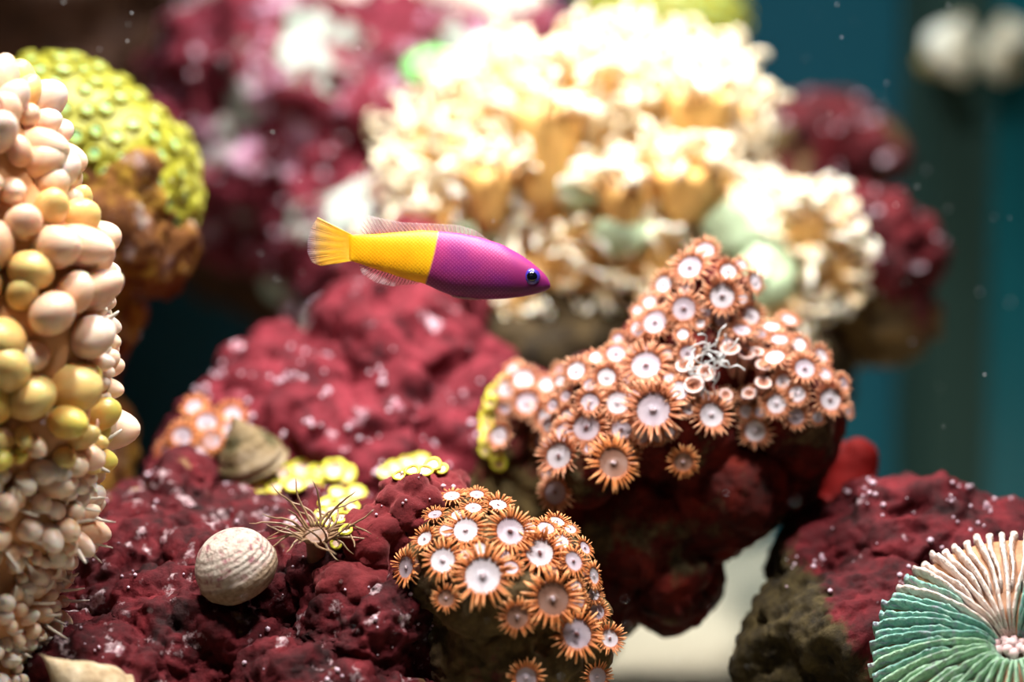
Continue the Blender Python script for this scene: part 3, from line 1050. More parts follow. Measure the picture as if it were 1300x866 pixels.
M_bub = [bub_mat('bubble_cream', (0.74, 0.42, 0.25), (0.82, 0.56, 0.38), (0.84, 0.68, 0.54)),
         bub_mat('bubble_yellow', (0.76, 0.42, 0.13), (0.80, 0.55, 0.22), (0.76, 0.66, 0.26)),
         bub_mat('bubble_white', (0.72, 0.46, 0.32), (0.80, 0.60, 0.48), (0.80, 0.74, 0.68)),
         bub_mat('bubble_green', (0.76, 0.40, 0.10), (0.72, 0.52, 0.14), (0.62, 0.62, 0.12))]
M_btent = plain('bubble_tentacle', (0.78, 0.42, 0.30), 0.45, 0.4)
M_btentw = plain('bubble_tentacle_pale', (0.74, 0.66, 0.56), 0.45, 0.4)

bc_o = rock('bubble_coral', [(-10, 230, 58.2, 1.5, 2, 2.4), (20, 330, 58.2, 1.9, 2.3, 2.2), (35, 430, 58.0, 1.9, 2.4, 2.2), (30, 540, 58.0, 1.7, 2.3, 2.0), (10, 640, 58.2, 1.7, 2.0, 2.0), (-10, 750, 58.4, 1.4, 1.8, 1.6),
                             (-90, 450, 58.6, 3, 3, 6), (-100, 900, 59, 3, 3, 5), (-100, 1080, 59.5, 3.5, 3.5, 5)], M_bubbody, '', 0.16, None, (1.6, 0.4), None, 4)
bme = bc_o.data
bloc = Vector(bc_o.location) / S
bpy.data.objects.remove(bc_o)
bub = thing('bubble_coral', bloc, 'big bubble coral of swollen cream and yellow vesicles along the left side of the tank', 'coral')
bbody = link('body', bme, bub)
BV = []
for i, mt in enumerate(M_bub):
    vs = []
    for k in range(3):
        mb = MB()
        e = [(0.95, 1.0, 1.25), (0.88, 0.98, 1.5), (1.05, 0.88, 1.1)][k]
        prof = []
        for q in range(13):
            t = PI * q / 12
            r = math.sin(t) * (1.0 + 0.10 * math.cos(t))
            prof.append((max(r, 0.003), -math.cos(t) * e[2]))
        mb.lathe(prof, 18)
        mb.xf(Matrix.Diagonal((e[0], e[1], 1, 1)))
        vs.append(mb.mesh('vesicle', mt))
    BV.append(vs)


class FakeObj:
    pass


fo = FakeObj()
fo.data = bme
fo.location = bloc * S


def bub_r(px, py):
    """vesicle radius in px by region of the colony"""
    if py > 690:
        return 11
    if py > 600:
        return 15 if px > 60 else 17
    if px > 118 - 0.00 * py:
        return 13
    if py > 545:
        return 15
    if 265 < py < 545 and px < 115:
        return 29
    return 22


def bub_filter(p, n):
    px, py, d = to_px(p)
    if not (-40 < px < 220 and 60 < py < 880):
        return False
    return n.dot((CAM - p).normalized()) > -0.15


raw = tri_sample(fo, 9000, bub_filter)
pts = poisson(raw, lambda p: 1.18 * bub_r(*to_px(p)[:2]) / ppc(58))
nb = 0
tips = []
pts.sort(key=lambda e: -bub_r(*to_px(e[0])[:2]))
for p, n in pts[:300]:
    px, py, d = to_px(p)
    r = bub_r(px, py) / ppc(d) * random.uniform(0.72, 1.25)
    if 265 < py < 590 and px < 118 and random.random() < 0.85:
        mi = random.choice([1, 1, 0, 3, 0]) if py < 470 else random.choice([1, 3, 3, 0])
    elif px > 110 or py > 590:
        mi = random.choice([2, 2, 0])
    else:
        mi = random.choice([0, 0, 0, 2, 1])
    dr = (n + Vector((0.1, 0, 0.1)) + Vector((random.gauss(0, .35), random.gauss(0, .25), random.gauss(0, .25)))).normalized()
    link('vesicle', random.choice(BV[mi]), bub, p + dr * r * 0.55 - bloc, facing(dr, random.random() * 6), r)
    if random.random() < 0.10 or (px > 112 and random.random() < 0.3) or (py > 610 and random.random() < 0.2):
        tips.append((p, n, r, px, py))
for k, (p, n, r, px, py) in enumerate(tips):
    side = Vector((random.gauss(0, 1), random.gauss(0, 1), random.gauss(0, 1))).normalized()
    dr = (n + side * 0.5).normalized()
    q = p + side * r * 0.8
    pts_ = []
    ln = 0.25 + r * 0.8
    cv = Vector((random.gauss(0, .6), 0, random.uniform(0, 1.0)))
    v = dr.copy()
    for s in range(7):
        pts_.append(q - bloc)
        q = q + v * ln / 5
        v = (v + cv * 0.30).normalized()
    link('tentacle', MB().tube(pts_, [0.10, 0.085, 0.07, 0.058, 0.05, 0.045, 0.022], 6).mesh('tentacle', M_btentw if (px > 105 or py > 560) else M_btent), bub)
# pale fringe of fine tentacles under the colony
fr = MB()
nf = 0
for p, n in tri_sample(fo, 5000, lambda p, n: 580 < to_px(p)[1] < 850 and -20 < to_px(p)[0] < 180 and n.dot((CAM - p).normalized()) > -0.3):
    px, py, d = to_px(p)
    if random.random() > 0.12:
        continue
    v = (n + Vector((random.gauss(0, .35) + 0.2, random.gauss(0, .3), -0.35 + random.gauss(0, .2)))).normalized()
    q = p + n * 0.1
    ps = []
    ln = random.uniform(0.4, 0.75)
    for s in range(5):
        ps.append(q - bloc)
        q = q + v * ln / 4
        v = (v + Vector((0.05, 0, random.uniform(-0.05, 0.18)))).normalized()
    fr.tube(ps, [0.045, 0.045, 0.04, 0.032, 0.012], 5)
    nf += 1
    if nf > 170:
        break
o = link('fringe', fr.mesh('fringe', M_btentw), bub)
tag(o, 'fine pale tentacle fringe under the vesicles', kind='stuff')

# ------------------------------------------------------------------ yellow moon corals
m = NT('moon_coral_skin')
M_moon = m.fin(m.ramp(m.noise(2.0, 5), [(0.3, (0.15, 0.135, 0.006)), (0.55, (0.33, 0.32, 0.022)), (0.8, (0.46, 0.47, 0.09))]), 0.5, 0.4)
M_moonc = plain('moon_coral_centre', (0.34, 0.62, 0.26), 0.5, 0.4, 0.3, 3)
m = NT('moon_coral_under')
M_moonu = rock_mat('moon_coral_underside', [(0.3, (0.05, 0.012, 0.005)), (0.5, (0.16, 0.06, 0.012)), (0.75, (0.36, 0.22, 0.02))],
                   [(0.8, 0.58, 0.68, (0.2, 0.05, 0.08), (0.45, 0.42, 0.35), 2.0)], sheen=0.0)
crim = MB()
rows = []
for k in range(16):
    a = 2 * PI * k / 16
    rows.append([((0.80 + 0.26 * math.cos(b)) * math.cos(a), (0.80 + 0.26 * math.cos(b)) * math.sin(a), 0.34 * math.sin(b)) for b in [2 * PI * q / 8 for q in range(8)]])
rows.append(rows[0])
crimm = crim.grid(rows, True, False, False).mesh('corallite', M_moon)
ccen = MB().lathe([(0.66, 0.04), (0.5, 0.02), (0.34, 0.14), (0.15, 0.18), (0.01, 0.08)], 14, False, False).mesh('corallite_centre', M_moonc)


def moon_coral(label, blobs, under, rpx, filt, voxel, name='moon_coral'):
    o = rock('body', blobs, M_moon, '', voxel, None, (2.2, 0.3), (0.5, 0.05))
    base = Vector(o.location) / S
    me = o.data
    bpy.data.objects.remove(o)
    t = thing(name, base, label, 'coral')
    link('body', me, t)
    u = rock('underside', under, M_moonu, '', voxel, (1.0, 0.25), (1.4, 0.5), (0.35, 0.14))
    ub = Vector(u.location) / S
    ume = u.data
    bpy.data.objects.remove(u)
    link('underside', ume, t, ub - base)
    f = FakeObj()
    f.data, f.location = me, base * S
    pts = poisson(tri_sample(f, 9000, lambda p, n: n.dot((CAM - p).normalized()) > -0.2 and n.z > -0.35 and filt(*to_px(p)[:2])), lambda p: 2.15 * rpx / ppc(to_px(p)[2]))
    for p, n in pts[:300]:
        r = rpx / ppc(to_px(p)[2]) * random.uniform(0.85, 1.2)
        q = link('corallite', crimm, t, p + n * 0.05 - base, facing(n, random.random() * 6), (r, r * random.uniform(0.85, 1.1), r))
        link('corallite_centre', ccen, q)
    return t


MOON1 = moon_coral('domed yellow-green moon coral with pitted surface, rising behind the bubble coral',
           [(60, 190, 69, 3.4, 3, 2.6), (150, 220, 69, 2.2, 2.6, 2.1), (215, 265, 69.5, 0.9, 1.6, 1.15), (-40, 200, 69, 3, 3, 2.8)],
           [(150, 275, 67.8, 1.55, 2.0, 2.2), (195, 310, 69, 1.15, 1.8, 1.4), (120, 240, 67.6, 0.9, 1.3, 1.3), (90, 400, 69, 2, 2.4, 2.4), (60, 560, 70, 2.4, 2.6, 3.6), (40, 760, 70.5, 3, 3, 4.5), (40, 950, 71, 3.5, 3.5, 5.5)], 11.5,
           lambda x, y: True, 0.12)
MOON2 = moon_coral('yellow moon coral at the top of the reef, behind the large cream torch coral',
           [(850, 20, 93, 3.0, 2.4, 1.5), (900, 35, 93, 1.5, 2.0, 1.2), (790, 15, 93, 1.5, 2, 1.2)],
           [(850, 60, 93.5, 2.2, 2.0, 1.3), (820, 130, 94, 2.4, 2.4, 2.6)], 10, lambda x, y: True, 0.2)

# ------------------------------------------------------------------ torch corals
m = NT('torch_tentacle')
Zt = m.xyz()[2]
M_tt = m.fin(m.ramp(m.maprange(Zt, 0.0, 1.25), [(0.0, (0.55, 0.27, 0.06)), (0.3, (0.74, 0.50, 0.24)), (0.6, (0.84, 0.72, 0.50)), (1.0, (0.86, 0.86, 0.76))]), 0.4, 0.45,
             Subsurface_Weight=0.2, Subsurface_Radius=(0.003, 0.002, 0.001), Subsurface_Scale=0.5)
M_tbody = plain('torch_flesh', (0.70, 0.40, 0.12), 0.5, 0.35, 0.25, 0.8)
M_tgreen = plain('torch_oral_flesh', (0.52, 0.66, 0.42), 0.45, 0.4, 0.2, 0.7)


def tentacle_pts(r_, ln, curl, hook):
    p, v = Vector((0, 0, 0)), Vector((0, 0, 1))
    ax = Vector((r_.gauss(0, 1), r_.gauss(0, 1), 0)).normalized()
    out = []
    for s in range(10):
        out.append(p.copy())
        p = p + v * ln / 9
        k = curl if s < 5 else curl + hook
        v = (Quaternion(ax, k) @ v + Vector((r_.gauss(0, .05), r_.gauss(0, .05), 0))).normalized()
    return out


TR = [0.115, 0.112, 0.108, 0.104, 0.10, 0.098, 0.098, 0.102, 0.095, 0.05]
TV, TVP = [], []
for i in range(14):
    r_ = random.Random(100 + i)
    tp = tentacle_pts(r_, r_.uniform(1.2, 1.8), r_.uniform(0.05, 0.25), r_.uniform(0.0, 0.4))
    TV.append(MB().tube(tp, TR, 7).mesh('tentacle', M_tt))
    TVP.append(tp)


def torch_coral(label, blobs, lobes, greens, bare, spacing, down, region, nmax, group_seed, voxel=0.2):
    o = rock('body', blobs, M_tbody, '', voxel, None, (2.2, 0.7), (0.6, 0.1))
    base = Vector(o.location) / S
    me = o.data
    bpy.data.objects.remove(o)
    t = thing('torch_coral', base, label, 'coral')
    link('body', me, t)
    for (px, py, d, rx, ry, rz) in lobes:
        mb = MB()
        prof = [(0.45, -1.2), (0.62, -0.7), (0.8, -0.2), (0.95, 0.3), (1.0, 0.62), (0.86, 0.85), (0.5, 0.92), (0.05, 0.88)]
        rows = [[((r * (1 + 0.07 * math.sin(5 * a + rx))) * math.cos(a) * rx, r * math.sin(a) * ry, z * rz) for a in [2 * PI * k / 30 for k in range(30)]] for r, z in prof]
        mb.grid(rows)
        c = P(px, py, d)
        link('fleshy_lobe', mb.mesh('fleshy_lobe', M_tbody), t, c - base)
        # crown of tentacles round the top of each lobe
        for k in range(int(16 * rx + 8)):
            a = random.uniform(0, 2 * PI)
            rr = random.choice([0.98, 0.9, 0.6, 0.3])
            q = c + Vector((math.cos(a) * rx * rr, math.sin(a) * ry * rr, rz * (0.62 + 0.25 * (1 - rr))))
            crown.append((q, (Vector((math.cos(a) * 0.8 * rr, math.sin(a) * 0.8 * rr, 0.9)) + Vector((random.gauss(0, .3), random.gauss(0, .3), random.gauss(0, .2)))).normalized()))
    for (px, py, d, rx, ry, rz) in greens:
        mb = MB().ico((0, 0, 0), (rx, ry, rz), 3)
        mb.v = [tuple(Vector(p) * (1 + 0.34 * noise.noise(Vector(p) * 1.7 + Vector((px, py, 0))))) for p in mb.v]
        link('oral_disc', mb.mesh('oral_disc', M_tgreen), t, P(px, py, d) - base)
    f = FakeObj()
    f.data, f.location = me, base * S

    def ok(p, n):
        if n.dot((CAM - p).normalized()) < -0.35:
            return False
        px, py, d = to_px(p)
        if not (region[0] < px < region[2] and region[1] < py < region[3]):
            return False
        for (bx, by, ax, ay) in bare:
            if ((px - bx) / ax) ** 2 + ((py - by) / ay) ** 2 < 1:
                return False
        return True
    pts = poisson(tri_sample(f, 14000, ok), lambda p: spacing)
    items = []
    for p, n in pts:
        px, py, d = to_px(p)
        g = -1.0 * max(0.0, min(1.0, (py - down[0]) / (down[1] - down[0])))
        dr = (n + Vector((random.gauss(0, .4), random.gauss(0, .35), random.gauss(0, .35) + 0.25 + 1.6 * g))).normalized()
        items.append((p - n * 0.08, dr))
    items += crown
    crown.clear()
    items.sort(key=lambda e: (e[0] - CAM).length)
    mass = MB()
    for i, (p, dr) in enumerate(items):
        vi = random.randrange(len(TV))
        rot = facing(dr, random.random() * 6.28)
        sc_ = random.uniform(0.8, 1.2)
        if i < nmax:
            link('tentacle', TV[vi], t, p - base, rot, sc_)
        else:
            M = Matrix.Translation(p - base) @ rot.to_matrix().to_4x4() @ Matrix.Scale(sc_, 4)
            mass.tube([M @ q for q in TVP[vi]], [r * sc_ for r in TR], 6)
    if mass.v:
        # colour follows each tentacle's length, so the far ones use their own pale material
        o = link('tentacle_mass', mass.mesh('tentacle_mass', M_tt2), t)
        tag(o, 'dense far tentacles of the same coral', kind='stuff')
    return t


crown = []
M_tt2 = plain('torch_tentacle_far', (0.84, 0.74, 0.54), 0.4, 0.45, 0.18, 1.2)
TORCH1 = torch_coral('large cream torch coral with dense curling tentacles and tan lobes, behind the fish',
            [(700, 210, 79, 4.3, 2.6, 3.6), (600, 230, 78.5, 2.4, 2.4, 3.0), (560, 300, 77.5, 1.6, 1.8, 1.2), (800, 150, 79.5, 3.6, 2.6, 2.4), (850, 240, 78, 2.4, 2.2, 2.0), (740, 310, 77, 2.3, 1.6, 1.4), (900, 150, 80, 1.7, 2, 1.6), (640, 350, 77.5, 1.6, 1.6, 0.9), (625, 378, 76.8, 1.2, 1.2, 0.5), (820, 330, 76.5, 1.4, 1.6, 1.0)],
            [(690, 195, 75.6, 1.15, 0.9, 1.7), (885, 165, 76.6, 1.15, 0.9, 1.3), (870, 245, 75.2, 1.05, 0.8, 0.8), (745, 125, 76.6, 0.9, 0.8, 0.9), (620, 250, 75.2, 0.8, 0.7, 0.9), (790, 265, 74.9, 0.8, 0.7, 0.8)],
            [(735, 240, 75.6, 0.9, 0.5, 0.7), (945, 295, 75.5, 1.3, 0.7, 0.95), (790, 300, 75.0, 1.0, 0.5, 0.6), (600, 300, 75.8, 0.8, 0.4, 0.5)],
            [(690, 195, 38, 62), (885, 170, 42, 46), (870, 245, 34, 26), (745, 240, 24, 20)], 0.37, (310, 370), (440, 0, 1020, 440), 290, 1)
TORCH2 = torch_coral('small cream torch coral with pale green flesh beside the jutting maroon rock',
            [(1015, 310, 76.5, 1.5, 1.4, 1.4), (985, 370, 76.5, 1.2, 1.2, 1.0), (1040, 340, 76.5, 1.0, 1.2, 1.0)],
            [(1040, 300, 75.5, 0.6, 0.6, 0.6)],
            [(975, 350, 75.2, 1.0, 0.6, 1.0), (965, 300, 75.4, 0.8, 0.5, 0.7)],
            [(965, 340, 32, 50)], 0.36, (330, 400), (930, 200, 1120, 430), 200, 2)

# ------------------------------------------------------------------ plate coral
pn = ((CAM - P(1286, 828, 57)).normalized() * 0.80 + Vector((0, 0, 1)) * 0.55 + RIGHT * -0.08).normalized()
PC = P(1288, 832, 58.2)
pc = thing('plate_coral', PC, 'round plate coral with radiating ridges, teal green on one side and pinkish white on top', 'coral')
pq = facing(pn, 0)
pc.rotation_mode = 'QUATERNION'
pc.rotation_quaternion = pq
RP = 3.35
m = NT('plate_flesh')
M_pfl = m.fin(m.ramp(m.noise(2.5, 4), [(0.3, (0.26, 0.11, 0.05)), (0.7, (0.52, 0.27, 0.14))]), 0.6, 0.3)


def sept_mat(name, a, b, c, lav=0.8):
    m = NT(name)
    f = m.noise(4.0, 4, 0.6)
    cc = m.ramp(f, [(0.3, a), (0.5, b), (0.7, c)])
    cc = m.mix(m.maprange(m.noise(3.2, 4, 0.6, 6.0), 0.54, 0.64, 0, lav), cc, (0.36, 0.32, 0.42))
    m.bump(m.noise(9, 3, 0.6, 2.0), 0.9, 0.10)
    return m.fin(cc, 0.55, 0.35)


M_sept = {'teal': sept_mat('ridge_teal', (0.08, 0.22, 0.21), (0.20, 0.42, 0.34), (0.40, 0.58, 0.48)),
          'green': sept_mat('ridge_green', (0.16, 0.30, 0.22), (0.34, 0.54, 0.34), (0.48, 0.66, 0.55)),
          'white': sept_mat('ridge_white', (0.56, 0.38, 0.30), (0.72, 0.60, 0.53), (0.80, 0.73, 0.69), 0.2)}


def plate_z(r):
    u = r / RP
    return 1.0 * (1 - u ** 2.6) * 0.75 - 0.55 * math.exp(-(r / 0.55) ** 2)


prof = [(RP * 0.55, -0.9), (RP * 0.85, -0.55), (RP * 0.97, -0.2)] + [(RP * 0.97 * (1 - i / 14) + 0.005, plate_z(RP * 0.97 * (1 - i / 14)) - 0.05) for i in range(15)]
link('disc', MB().lathe(prof, 48).mesh('plate_disc', M_pfl), pc)


def septum(seed, r0, hgt, matk):
    r_ = random.Random(seed)
    rows = []
    n = 22
    ph = r_.uniform(0, 6)
    rim = r_.uniform(0.98, 1.06)
    amp = r_.uniform(0.01, 0.05)
    for i in range(n + 1):
        u = i / n
        r = r0 + (RP * rim - r0) * u
        z = plate_z(min(r, RP)) if r < RP else -0.05
        h = hgt * min(1, (u / 0.12) ** 0.7 if u > 0 else 0.05) * (1 - 0.15 * u) + r_.uniform(-0.035, 0.045)
        if u > 0.93:
            h *= 0.80
            z -= 0.05
        w = (0.034 + 0.036 * u) * r_.uniform(0.75, 1.35)
        y = amp * math.sin(u * 7 + ph)
        rows.append([(r, y - w, z - 0.25), (r, y - w, z + h * 0.6), (r, y - w * 0.55, z + h * 0.93), (r, y, z + h), (r, y + w * 0.55, z + h * 0.93), (r, y + w, z + h * 0.6), (r, y + w, z - 0.25)])
    return MB().grid(rows).mesh('ridge', M_sept[matk])


SV = {k: ([septum(i, 0.35, 0.36, k) for i in range(4)], [septum(10 + i, 1.4, 0.28, k) for i in range(4)]) for k in M_sept}
NSEP = 72
# angle convention: found from where a ridge points in the picture
for i in range(NSEP):
    a = 2 * PI * i / NSEP
    dirw = pq @ Vector((math.cos(a), math.sin(a), 0))
    ang = math.degrees(math.atan2(dirw.dot(UP), dirw.dot(RIGHT)))      # real compass direction on the tilted disc
    ang += random.gauss(0, 6)
    if 62 < ang < 150:
        mk = 'white'
    elif 150 <= ang or ang < -165:
        mk = 'teal'
    elif 40 < ang <= 62:
        mk = 'teal'
    else:
        mk = 'green'
    longv = i % 2 == 0
    me = random.choice(SV[mk][0 if longv else 1])
    link('ridge', me, pc, None, Quaternion((0, 0, 1), a + random.gauss(0, 0.008)))
mo = MB()
for i in range(26):
    a = random.uniform(0, 6.28)
    mo.ico((math.cos(a) * random.uniform(0, 0.5), math.sin(a) * random.uniform(0, 0.25), 0.36 + random.uniform(-0.05, 0.12)), random.uniform(0.08, 0.16), 1)
link('mouth', mo.mesh('plate_mouth', plain('plate_mouth', (0.72, 0.50, 0.50), 0.5, 0.4, 0.2, 5)), pc)

# ------------------------------------------------------------------ red sponge
M_red = plain('red_sponge', (0.10, 0.0025, 0.002), 0.7, 0.08, 0.35, 0.9, 0.25, 6)
rs = rock('red_sponge', [(1080, 640, 67, 0.85, 0.6, 1.5), (1092, 590, 67, 0.55, 0.45, 0.8), (1040, 690, 66.6, 0.7, 0.6, 1.3), (1108, 680, 66.6, 0.9, 0.6, 1.0), (1060, 600, 67.2, 0.7, 0.5, 0.9), (1035, 740, 66.5, 0.5, 0.6, 1.0)], M_red,
          'smooth bright red upright sponge between the arching rock and the mottled rock', 0.07, None, (1.4, 0.25), (0.4, 0.03), 3, cat='sponge')


# ------------------------------------------------------------------ shells
def spiral_shell(turns, w_exp, Rc, rt, H, nth=40, ns=18, keel=0.0, squash=1.0):
    """helicospiral shell, apex up (+z); sizes in cm for the last whorl"""
    mb = MB()
    rows = []
    N = int(turns * nth)
    for i in range(N + 1):
        th = 2 * PI * turns * i / N
        g = math.exp(w_exp * (th - 2 * PI * turns))
        cx, cy, cz = Rc * g * math.cos(th), Rc * g * math.sin(th), H * (1 - g)
        ring = []
        for k in range(ns):
            b = 2 * PI * k / ns
            rr = rt * g * (1 + keel * max(0, math.cos(b + 0.55)) ** 8)
            ox, oz = rr * math.cos(b), rr * squash * math.sin(b)
            ring.append(((Rc * g + ox) * math.cos(th), (Rc * g + ox) * math.sin(th), cz + oz))
        rows.append(ring)
    return mb.grid(rows)


def dome_shell(R, H, whorls, power, suture, base_drop, na=48, nt=30):
    """turban-like shell: a cone or dome wound by a spiral suture, closed by a rounded base; apex +z"""
    rows = []
    for i in range(nt + 1):
        t = i / nt
        ring = []
        for k in range(na):
            a = 2 * PI * k / na
            ph = (t ** 0.8) * whorls + a / (2 * PI)
            f = ph - math.floor(ph)
            g = 1 - suture * (1 - abs(math.sin(PI * f)) ** 0.6)
            rr = R * max(0.004, math.sin(t * PI / 2) ** power) * (g if t > 0.04 else 1)
            ring.append((rr * math.cos(a), rr * math.sin(a), H * (math.cos(t * PI / 2) if power < 1.3 else (1 - t))))
        rows.append(ring)
    for (q, z) in ((1.03, -0.10), (0.95, -0.45), (0.72, -0.78), (0.35, -0.97), (0.02, -1.0)):
        rows.append([(R * q * math.cos(2 * PI * k / na), R * q * math.sin(2 * PI * k / na), base_drop * z) for k in range(na)])
    return MB().grid(list(reversed(rows)))


def shell_mat(name, cols, bands=9.0, mott=3.0, alg=None, base=None):
    m = NT(name)
    c = m.ramp(m.noise(mott, 5, 0.65), cols)
    Z = m.xyz()[2]
    st = m.math('SINE', m.math('ADD', m.math('MULTIPLY', Z, bands * 6.28), m.math('MULTIPLY', m.noise(3, 2), 4.0)))
    c = m.mix(m.maprange(st, 0.2, 1.0, 0, 0.15), c, tuple(v * 0.5 for v in cols[1][1]))
    if base:        # plainer tan underside below the keel
        f = m.maprange(m.math('ADD', Z, m.math('MULTIPLY', m.noise(4, 3), 0.2)), base[0] + 0.04, base[0] + 0.16, 1, 0)
        c = m.mix(f, c, m.ramp(m.noise(7, 5, 0.65), [(0.32, base[1]), (0.68, base[2])]))
    if alg:
        c = m.mix(m.maprange(m.noise(1.1, 4, 0.6, 5.0), 0.48, 0.6), c, alg)
    h = m.math('ADD', m.math('MULTIPLY', st, 0.12), m.noise(9, 5, 0.65))
    m.bump(h, 0.9, 0.10)
    return m.fin(c, 0.6, 0.35)


M_sh1 = shell_mat('mottled_shell', [(0.36, (0.30, 0.10, 0.12)), (0.46, (0.50, 0.38, 0.32)), (0.66, (0.62, 0.54, 0.46))], 7.0, 4.5, base=(0.0, (0.20, 0.12, 0.07), (0.42, 0.30, 0.20)))
h, n = cast_soft(B_front, 300, 752)
d_s = to_px(h)[2]
sn_c = P(300, 716, d_s - 0.6)
sn = thing('sea_snail', sn_c, 'round mottled white and pink snail shell resting on the maroon rock', 'snail')
rs_ = 53 / ppc(d_s - 0.6)
ax = facing((-0.42, -0.25, 0.85), 2.2)
link('shell', dome_shell(1.0 * rs_, 0.95 * rs_, 2.6, 0.95, 0.022, 0.75 * rs_).mesh('snail_shell', M_sh1), sn, Vector((0, 0, -0.1 * rs_)), ax)

M_sh2 = shell_mat('olive_cone_shell', [(0.3, (0.09, 0.06, 0.02)), (0.5, (0.22, 0.15, 0.07)), (0.72, (0.42, 0.33, 0.22))], 4.0, 1.6, (0.07, 0.055, 0.015))
cs_c = P(322, 590, 66.4)
cs = thing('sea_snail', cs_c, 'blurred olive and beige cone-shaped shell beside the orange polyps', 'snail')
rcn = 46 / ppc(66.4)
axc = facing((-0.32, -0.25, 0.9), 0.6)
link('shell', dome_shell(1.0 * rcn, 1.65 * rcn, 4.2, 1.5, 0.10, 0.3 * rcn).mesh('cone_shell', M_sh2), cs, (0, 0, 0), axc)

M_sh3 = shell_mat('beige_shell', [(0.3, (0.30, 0.19, 0.09)), (0.5, (0.54, 0.40, 0.24)), (0.72, (0.70, 0.58, 0.42))], 3.0, 2.2)
bs = thing('sea_snail', P(112, 868, 56.5), 'beige pointed shell lying on the maroon rock below the bubble coral', 'snail')
link('shell', dome_shell(0.95, 2.0, 4.0, 1.5, 0.08, 0.3).mesh('beige_shell', M_sh3), bs, (0.35, 0, -0.55), facing((-0.62, -0.2, 0.62), 0.5))

M_sh4 = shell_mat('white_shell', [(0.3, (0.55, 0.40, 0.18)), (0.5, (0.78, 0.72, 0.58)), (0.7, (0.85, 0.83, 0.76))], 2.0, 0.8)
for (px, py, dd, lab, dr) in [(1203, 62, 105.6, 'blurred white snail shell clinging to the corner brace of the tank', (0.35, -0.4, 0.8)), (1287, 62, 105.8, 'blurred white snail shell built for the reflection in the teal glass pane', (-0.35, -0.4, 0.8))]:
    w = thing('mirrored_snail', P(px, py, dd), lab, 'snail')  # a snail and its reflection in the glass, both built as solid shells
    link('shell', spiral_shell(3.6, 0.10, 0.75, 0.72, 2.0, keel=0.2).mesh('white_shell', M_sh4), w, (0, 0, -0.2), facing(dr, 1.0))
    link('foot', MB().ico((0, 0.9, -0.6), (1.1, 0.7, 0.55), 3).mesh('snail_foot', plain('snail_foot', (0.45, 0.33, 0.12), 0.5)), w)

# ------------------------------------------------------------------ anemone
h, n = cast_soft(B_front, 402, 705)
an = thing('sea_anemone', h, 'small tan anemone with long thin curling tentacles beside the yellow ring polyps', 'anemone')
M_an = plain('anemone_tentacle', (0.26, 0.16, 0.09), 0.4, 0.45, 0.3, 4)
M_anc = plain('anemone_column', (0.16, 0.075, 0.04), 0.5, 0.4, 0.3, 4)
tc = (CAM - h).normalized()
aq = facing(tc * 0.6 + Vector((0, 0, 0.9)))
link('column', MB().lathe([(0.30, -0.5), (0.24, 0.0), (0.26, 0.4), (0.34, 0.6), (0.36, 0.68), (0.2, 0.66), (0.04, 0.6)], 18).mesh('anemone_column', M_anc), an, None, aq)
for k in range(32):
    a = 2 * PI * k / 32 + random.gauss(0, 0.1)
    st = aq @ Vector((0.30 * math.cos(a), 0.30 * math.sin(a), 0.64))
    v = (aq @ Vector((math.cos(a), math.sin(a), 0.9))).normalized()
    cv = Vector((random.gauss(0, 1.0), random.gauss(0, .5), random.uniform(-1.4, 0.9)))
    ps, q = [], st
    ln = random.uniform(0.8, 1.5)
    for s in range(10):
        ps.append(q.copy())
        q = q + v * ln / 9
        v = (v + cv * (0.22 if s < 5 else -0.12) + Vector((random.gauss(0, .12), 0, random.gauss(0, .12)))).normalized()
    link('tentacle', MB().tube(ps, [0.040, 0.038, 0.035, 0.032, 0.03, 0.027, 0.024, 0.021, 0.017, 0.007], 6).mesh('tentacle', M_an), an)

# ------------------------------------------------------------------ drifting specks
mb = MB()
for i in range(170):
    d = random.uniform(48, 56)
    mb.ico(P(random.uniform(0, 1300), random.uniform(0, 866), d), random.uniform(0.008, 0.024), 1)
o = link('floating_specks', mb.mesh('floating_specks', plain('speck', (0.8, 0.82, 0.85), 0.5)))
tag(o, 'tiny pale specks drifting in the water', 'specks', kind='stuff')


# ------------------------------------------------------------------ rocks rest against each other
CONTACT = 0.10      # cm by which neighbours still press into each other


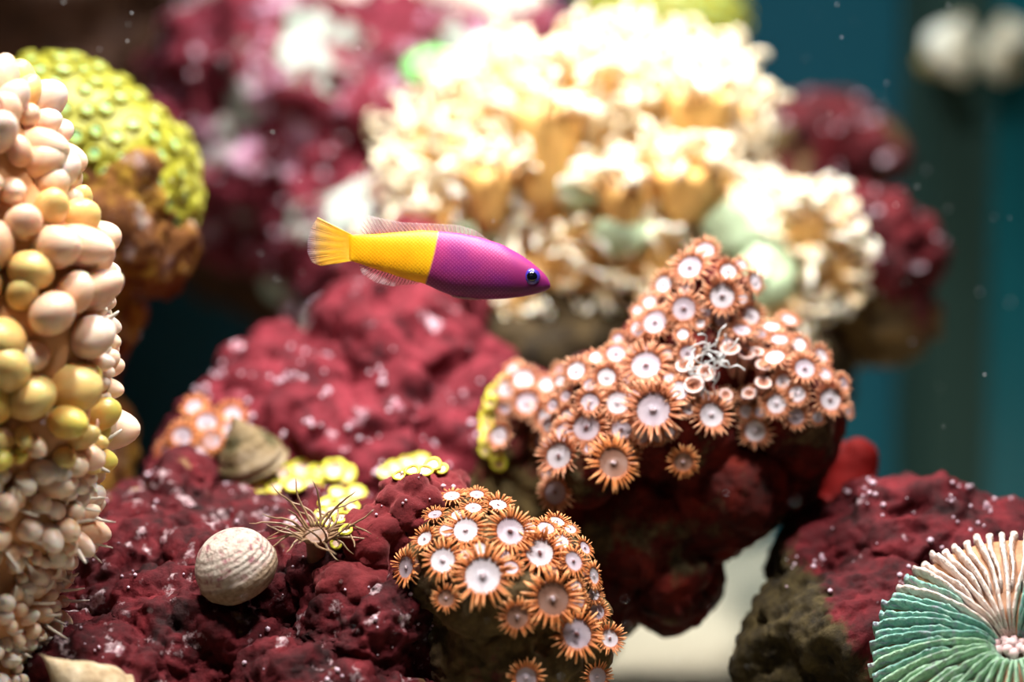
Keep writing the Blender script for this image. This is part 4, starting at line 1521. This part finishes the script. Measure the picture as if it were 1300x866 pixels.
def islands_kept(me, frac=0.06):
    bm = bmesh.new()
    bm.from_mesh(me)
    seen, groups = set(), []
    for v in bm.verts:
        if v in seen:
            continue
        st, g = [v], []
        seen.add(v)
        while st:
            q = st.pop()
            g.append(q)
            for e in q.link_edges:
                w = e.other_vert(q)
                if w not in seen:
                    seen.add(w)
                    st.append(w)
        groups.append(g)
    big_ = max(len(g) for g in groups)
    drop = [v for g in groups if len(g) < frac * big_ for v in g]
    bmesh.ops.delete(bm, geom=drop, context='VERTS')
    bm.to_mesh(me)
    bm.free()


def carve(a, *others):
    """take out of rock a what lies deeper than CONTACT inside its neighbours"""
    for b in others:
        bme_ = b.data.copy()
        n_ = len(bme_.vertices)
        co, no = np.empty(n_ * 3), np.empty(n_ * 3)
        bme_.vertices.foreach_get('co', co)
        bme_.vertices.foreach_get('normal', no)
        bme_.vertices.foreach_set('co', co - no * CONTACT * S)
        bme_.update()
        tool = bpy.data.objects.new('tool', bme_)
        COL.objects.link(tool)
        bpy.context.view_layer.update()
        tool.matrix_world = b.matrix_world.copy()
        md = a.modifiers.new('cut', 'BOOLEAN')
        md.operation = 'DIFFERENCE'
        md.solver = 'MANIFOLD'
        md.object = tool
        bpy.context.view_layer.update()
        dg = bpy.context.evaluated_depsgraph_get()
        new = bpy.data.meshes.new_from_object(a.evaluated_get(dg))
        a.modifiers.clear()
        if len(new.vertices) > 0.2 * len(a.data.vertices):
            mat = a.data.materials[0]
            islands_kept(new)
            new.materials.clear()
            new.materials.append(mat)
            k_ = len(new.polygons)
            new.polygons.foreach_set('material_index', [0] * k_)
            new.polygons.foreach_set('use_smooth', [True] * k_)
            new.update()
            a.data = new
        bpy.data.objects.remove(tool)
        bpy.data.meshes.remove(bme_)


def part_of(t, nm):
    return next(c for c in t.children if c.name.split('.')[0] == nm)


carve(R_low, R_knob)
carve(R_front, bbody, R_low, R_knob)
carve(R_small, R_front)
carve(R_zoa, R_low, R_front)
carve(R_zoa2, R_zoa)
carve(R_mid, R_small, R_front, R_zoa, R_zoa2, part_of(MOON1, 'underside'))
carve(R_right2, R_right)
carve(R_shelf, R_mid, R_right, R_right2, part_of(TORCH1, 'body'), part_of(TORCH2, 'body'))
carve(R_up, R_shelf, R_pale, part_of(MOON2, 'body'), part_of(MOON2, 'underside'), part_of(TORCH1, 'body'))
carve(R_fr, rs)
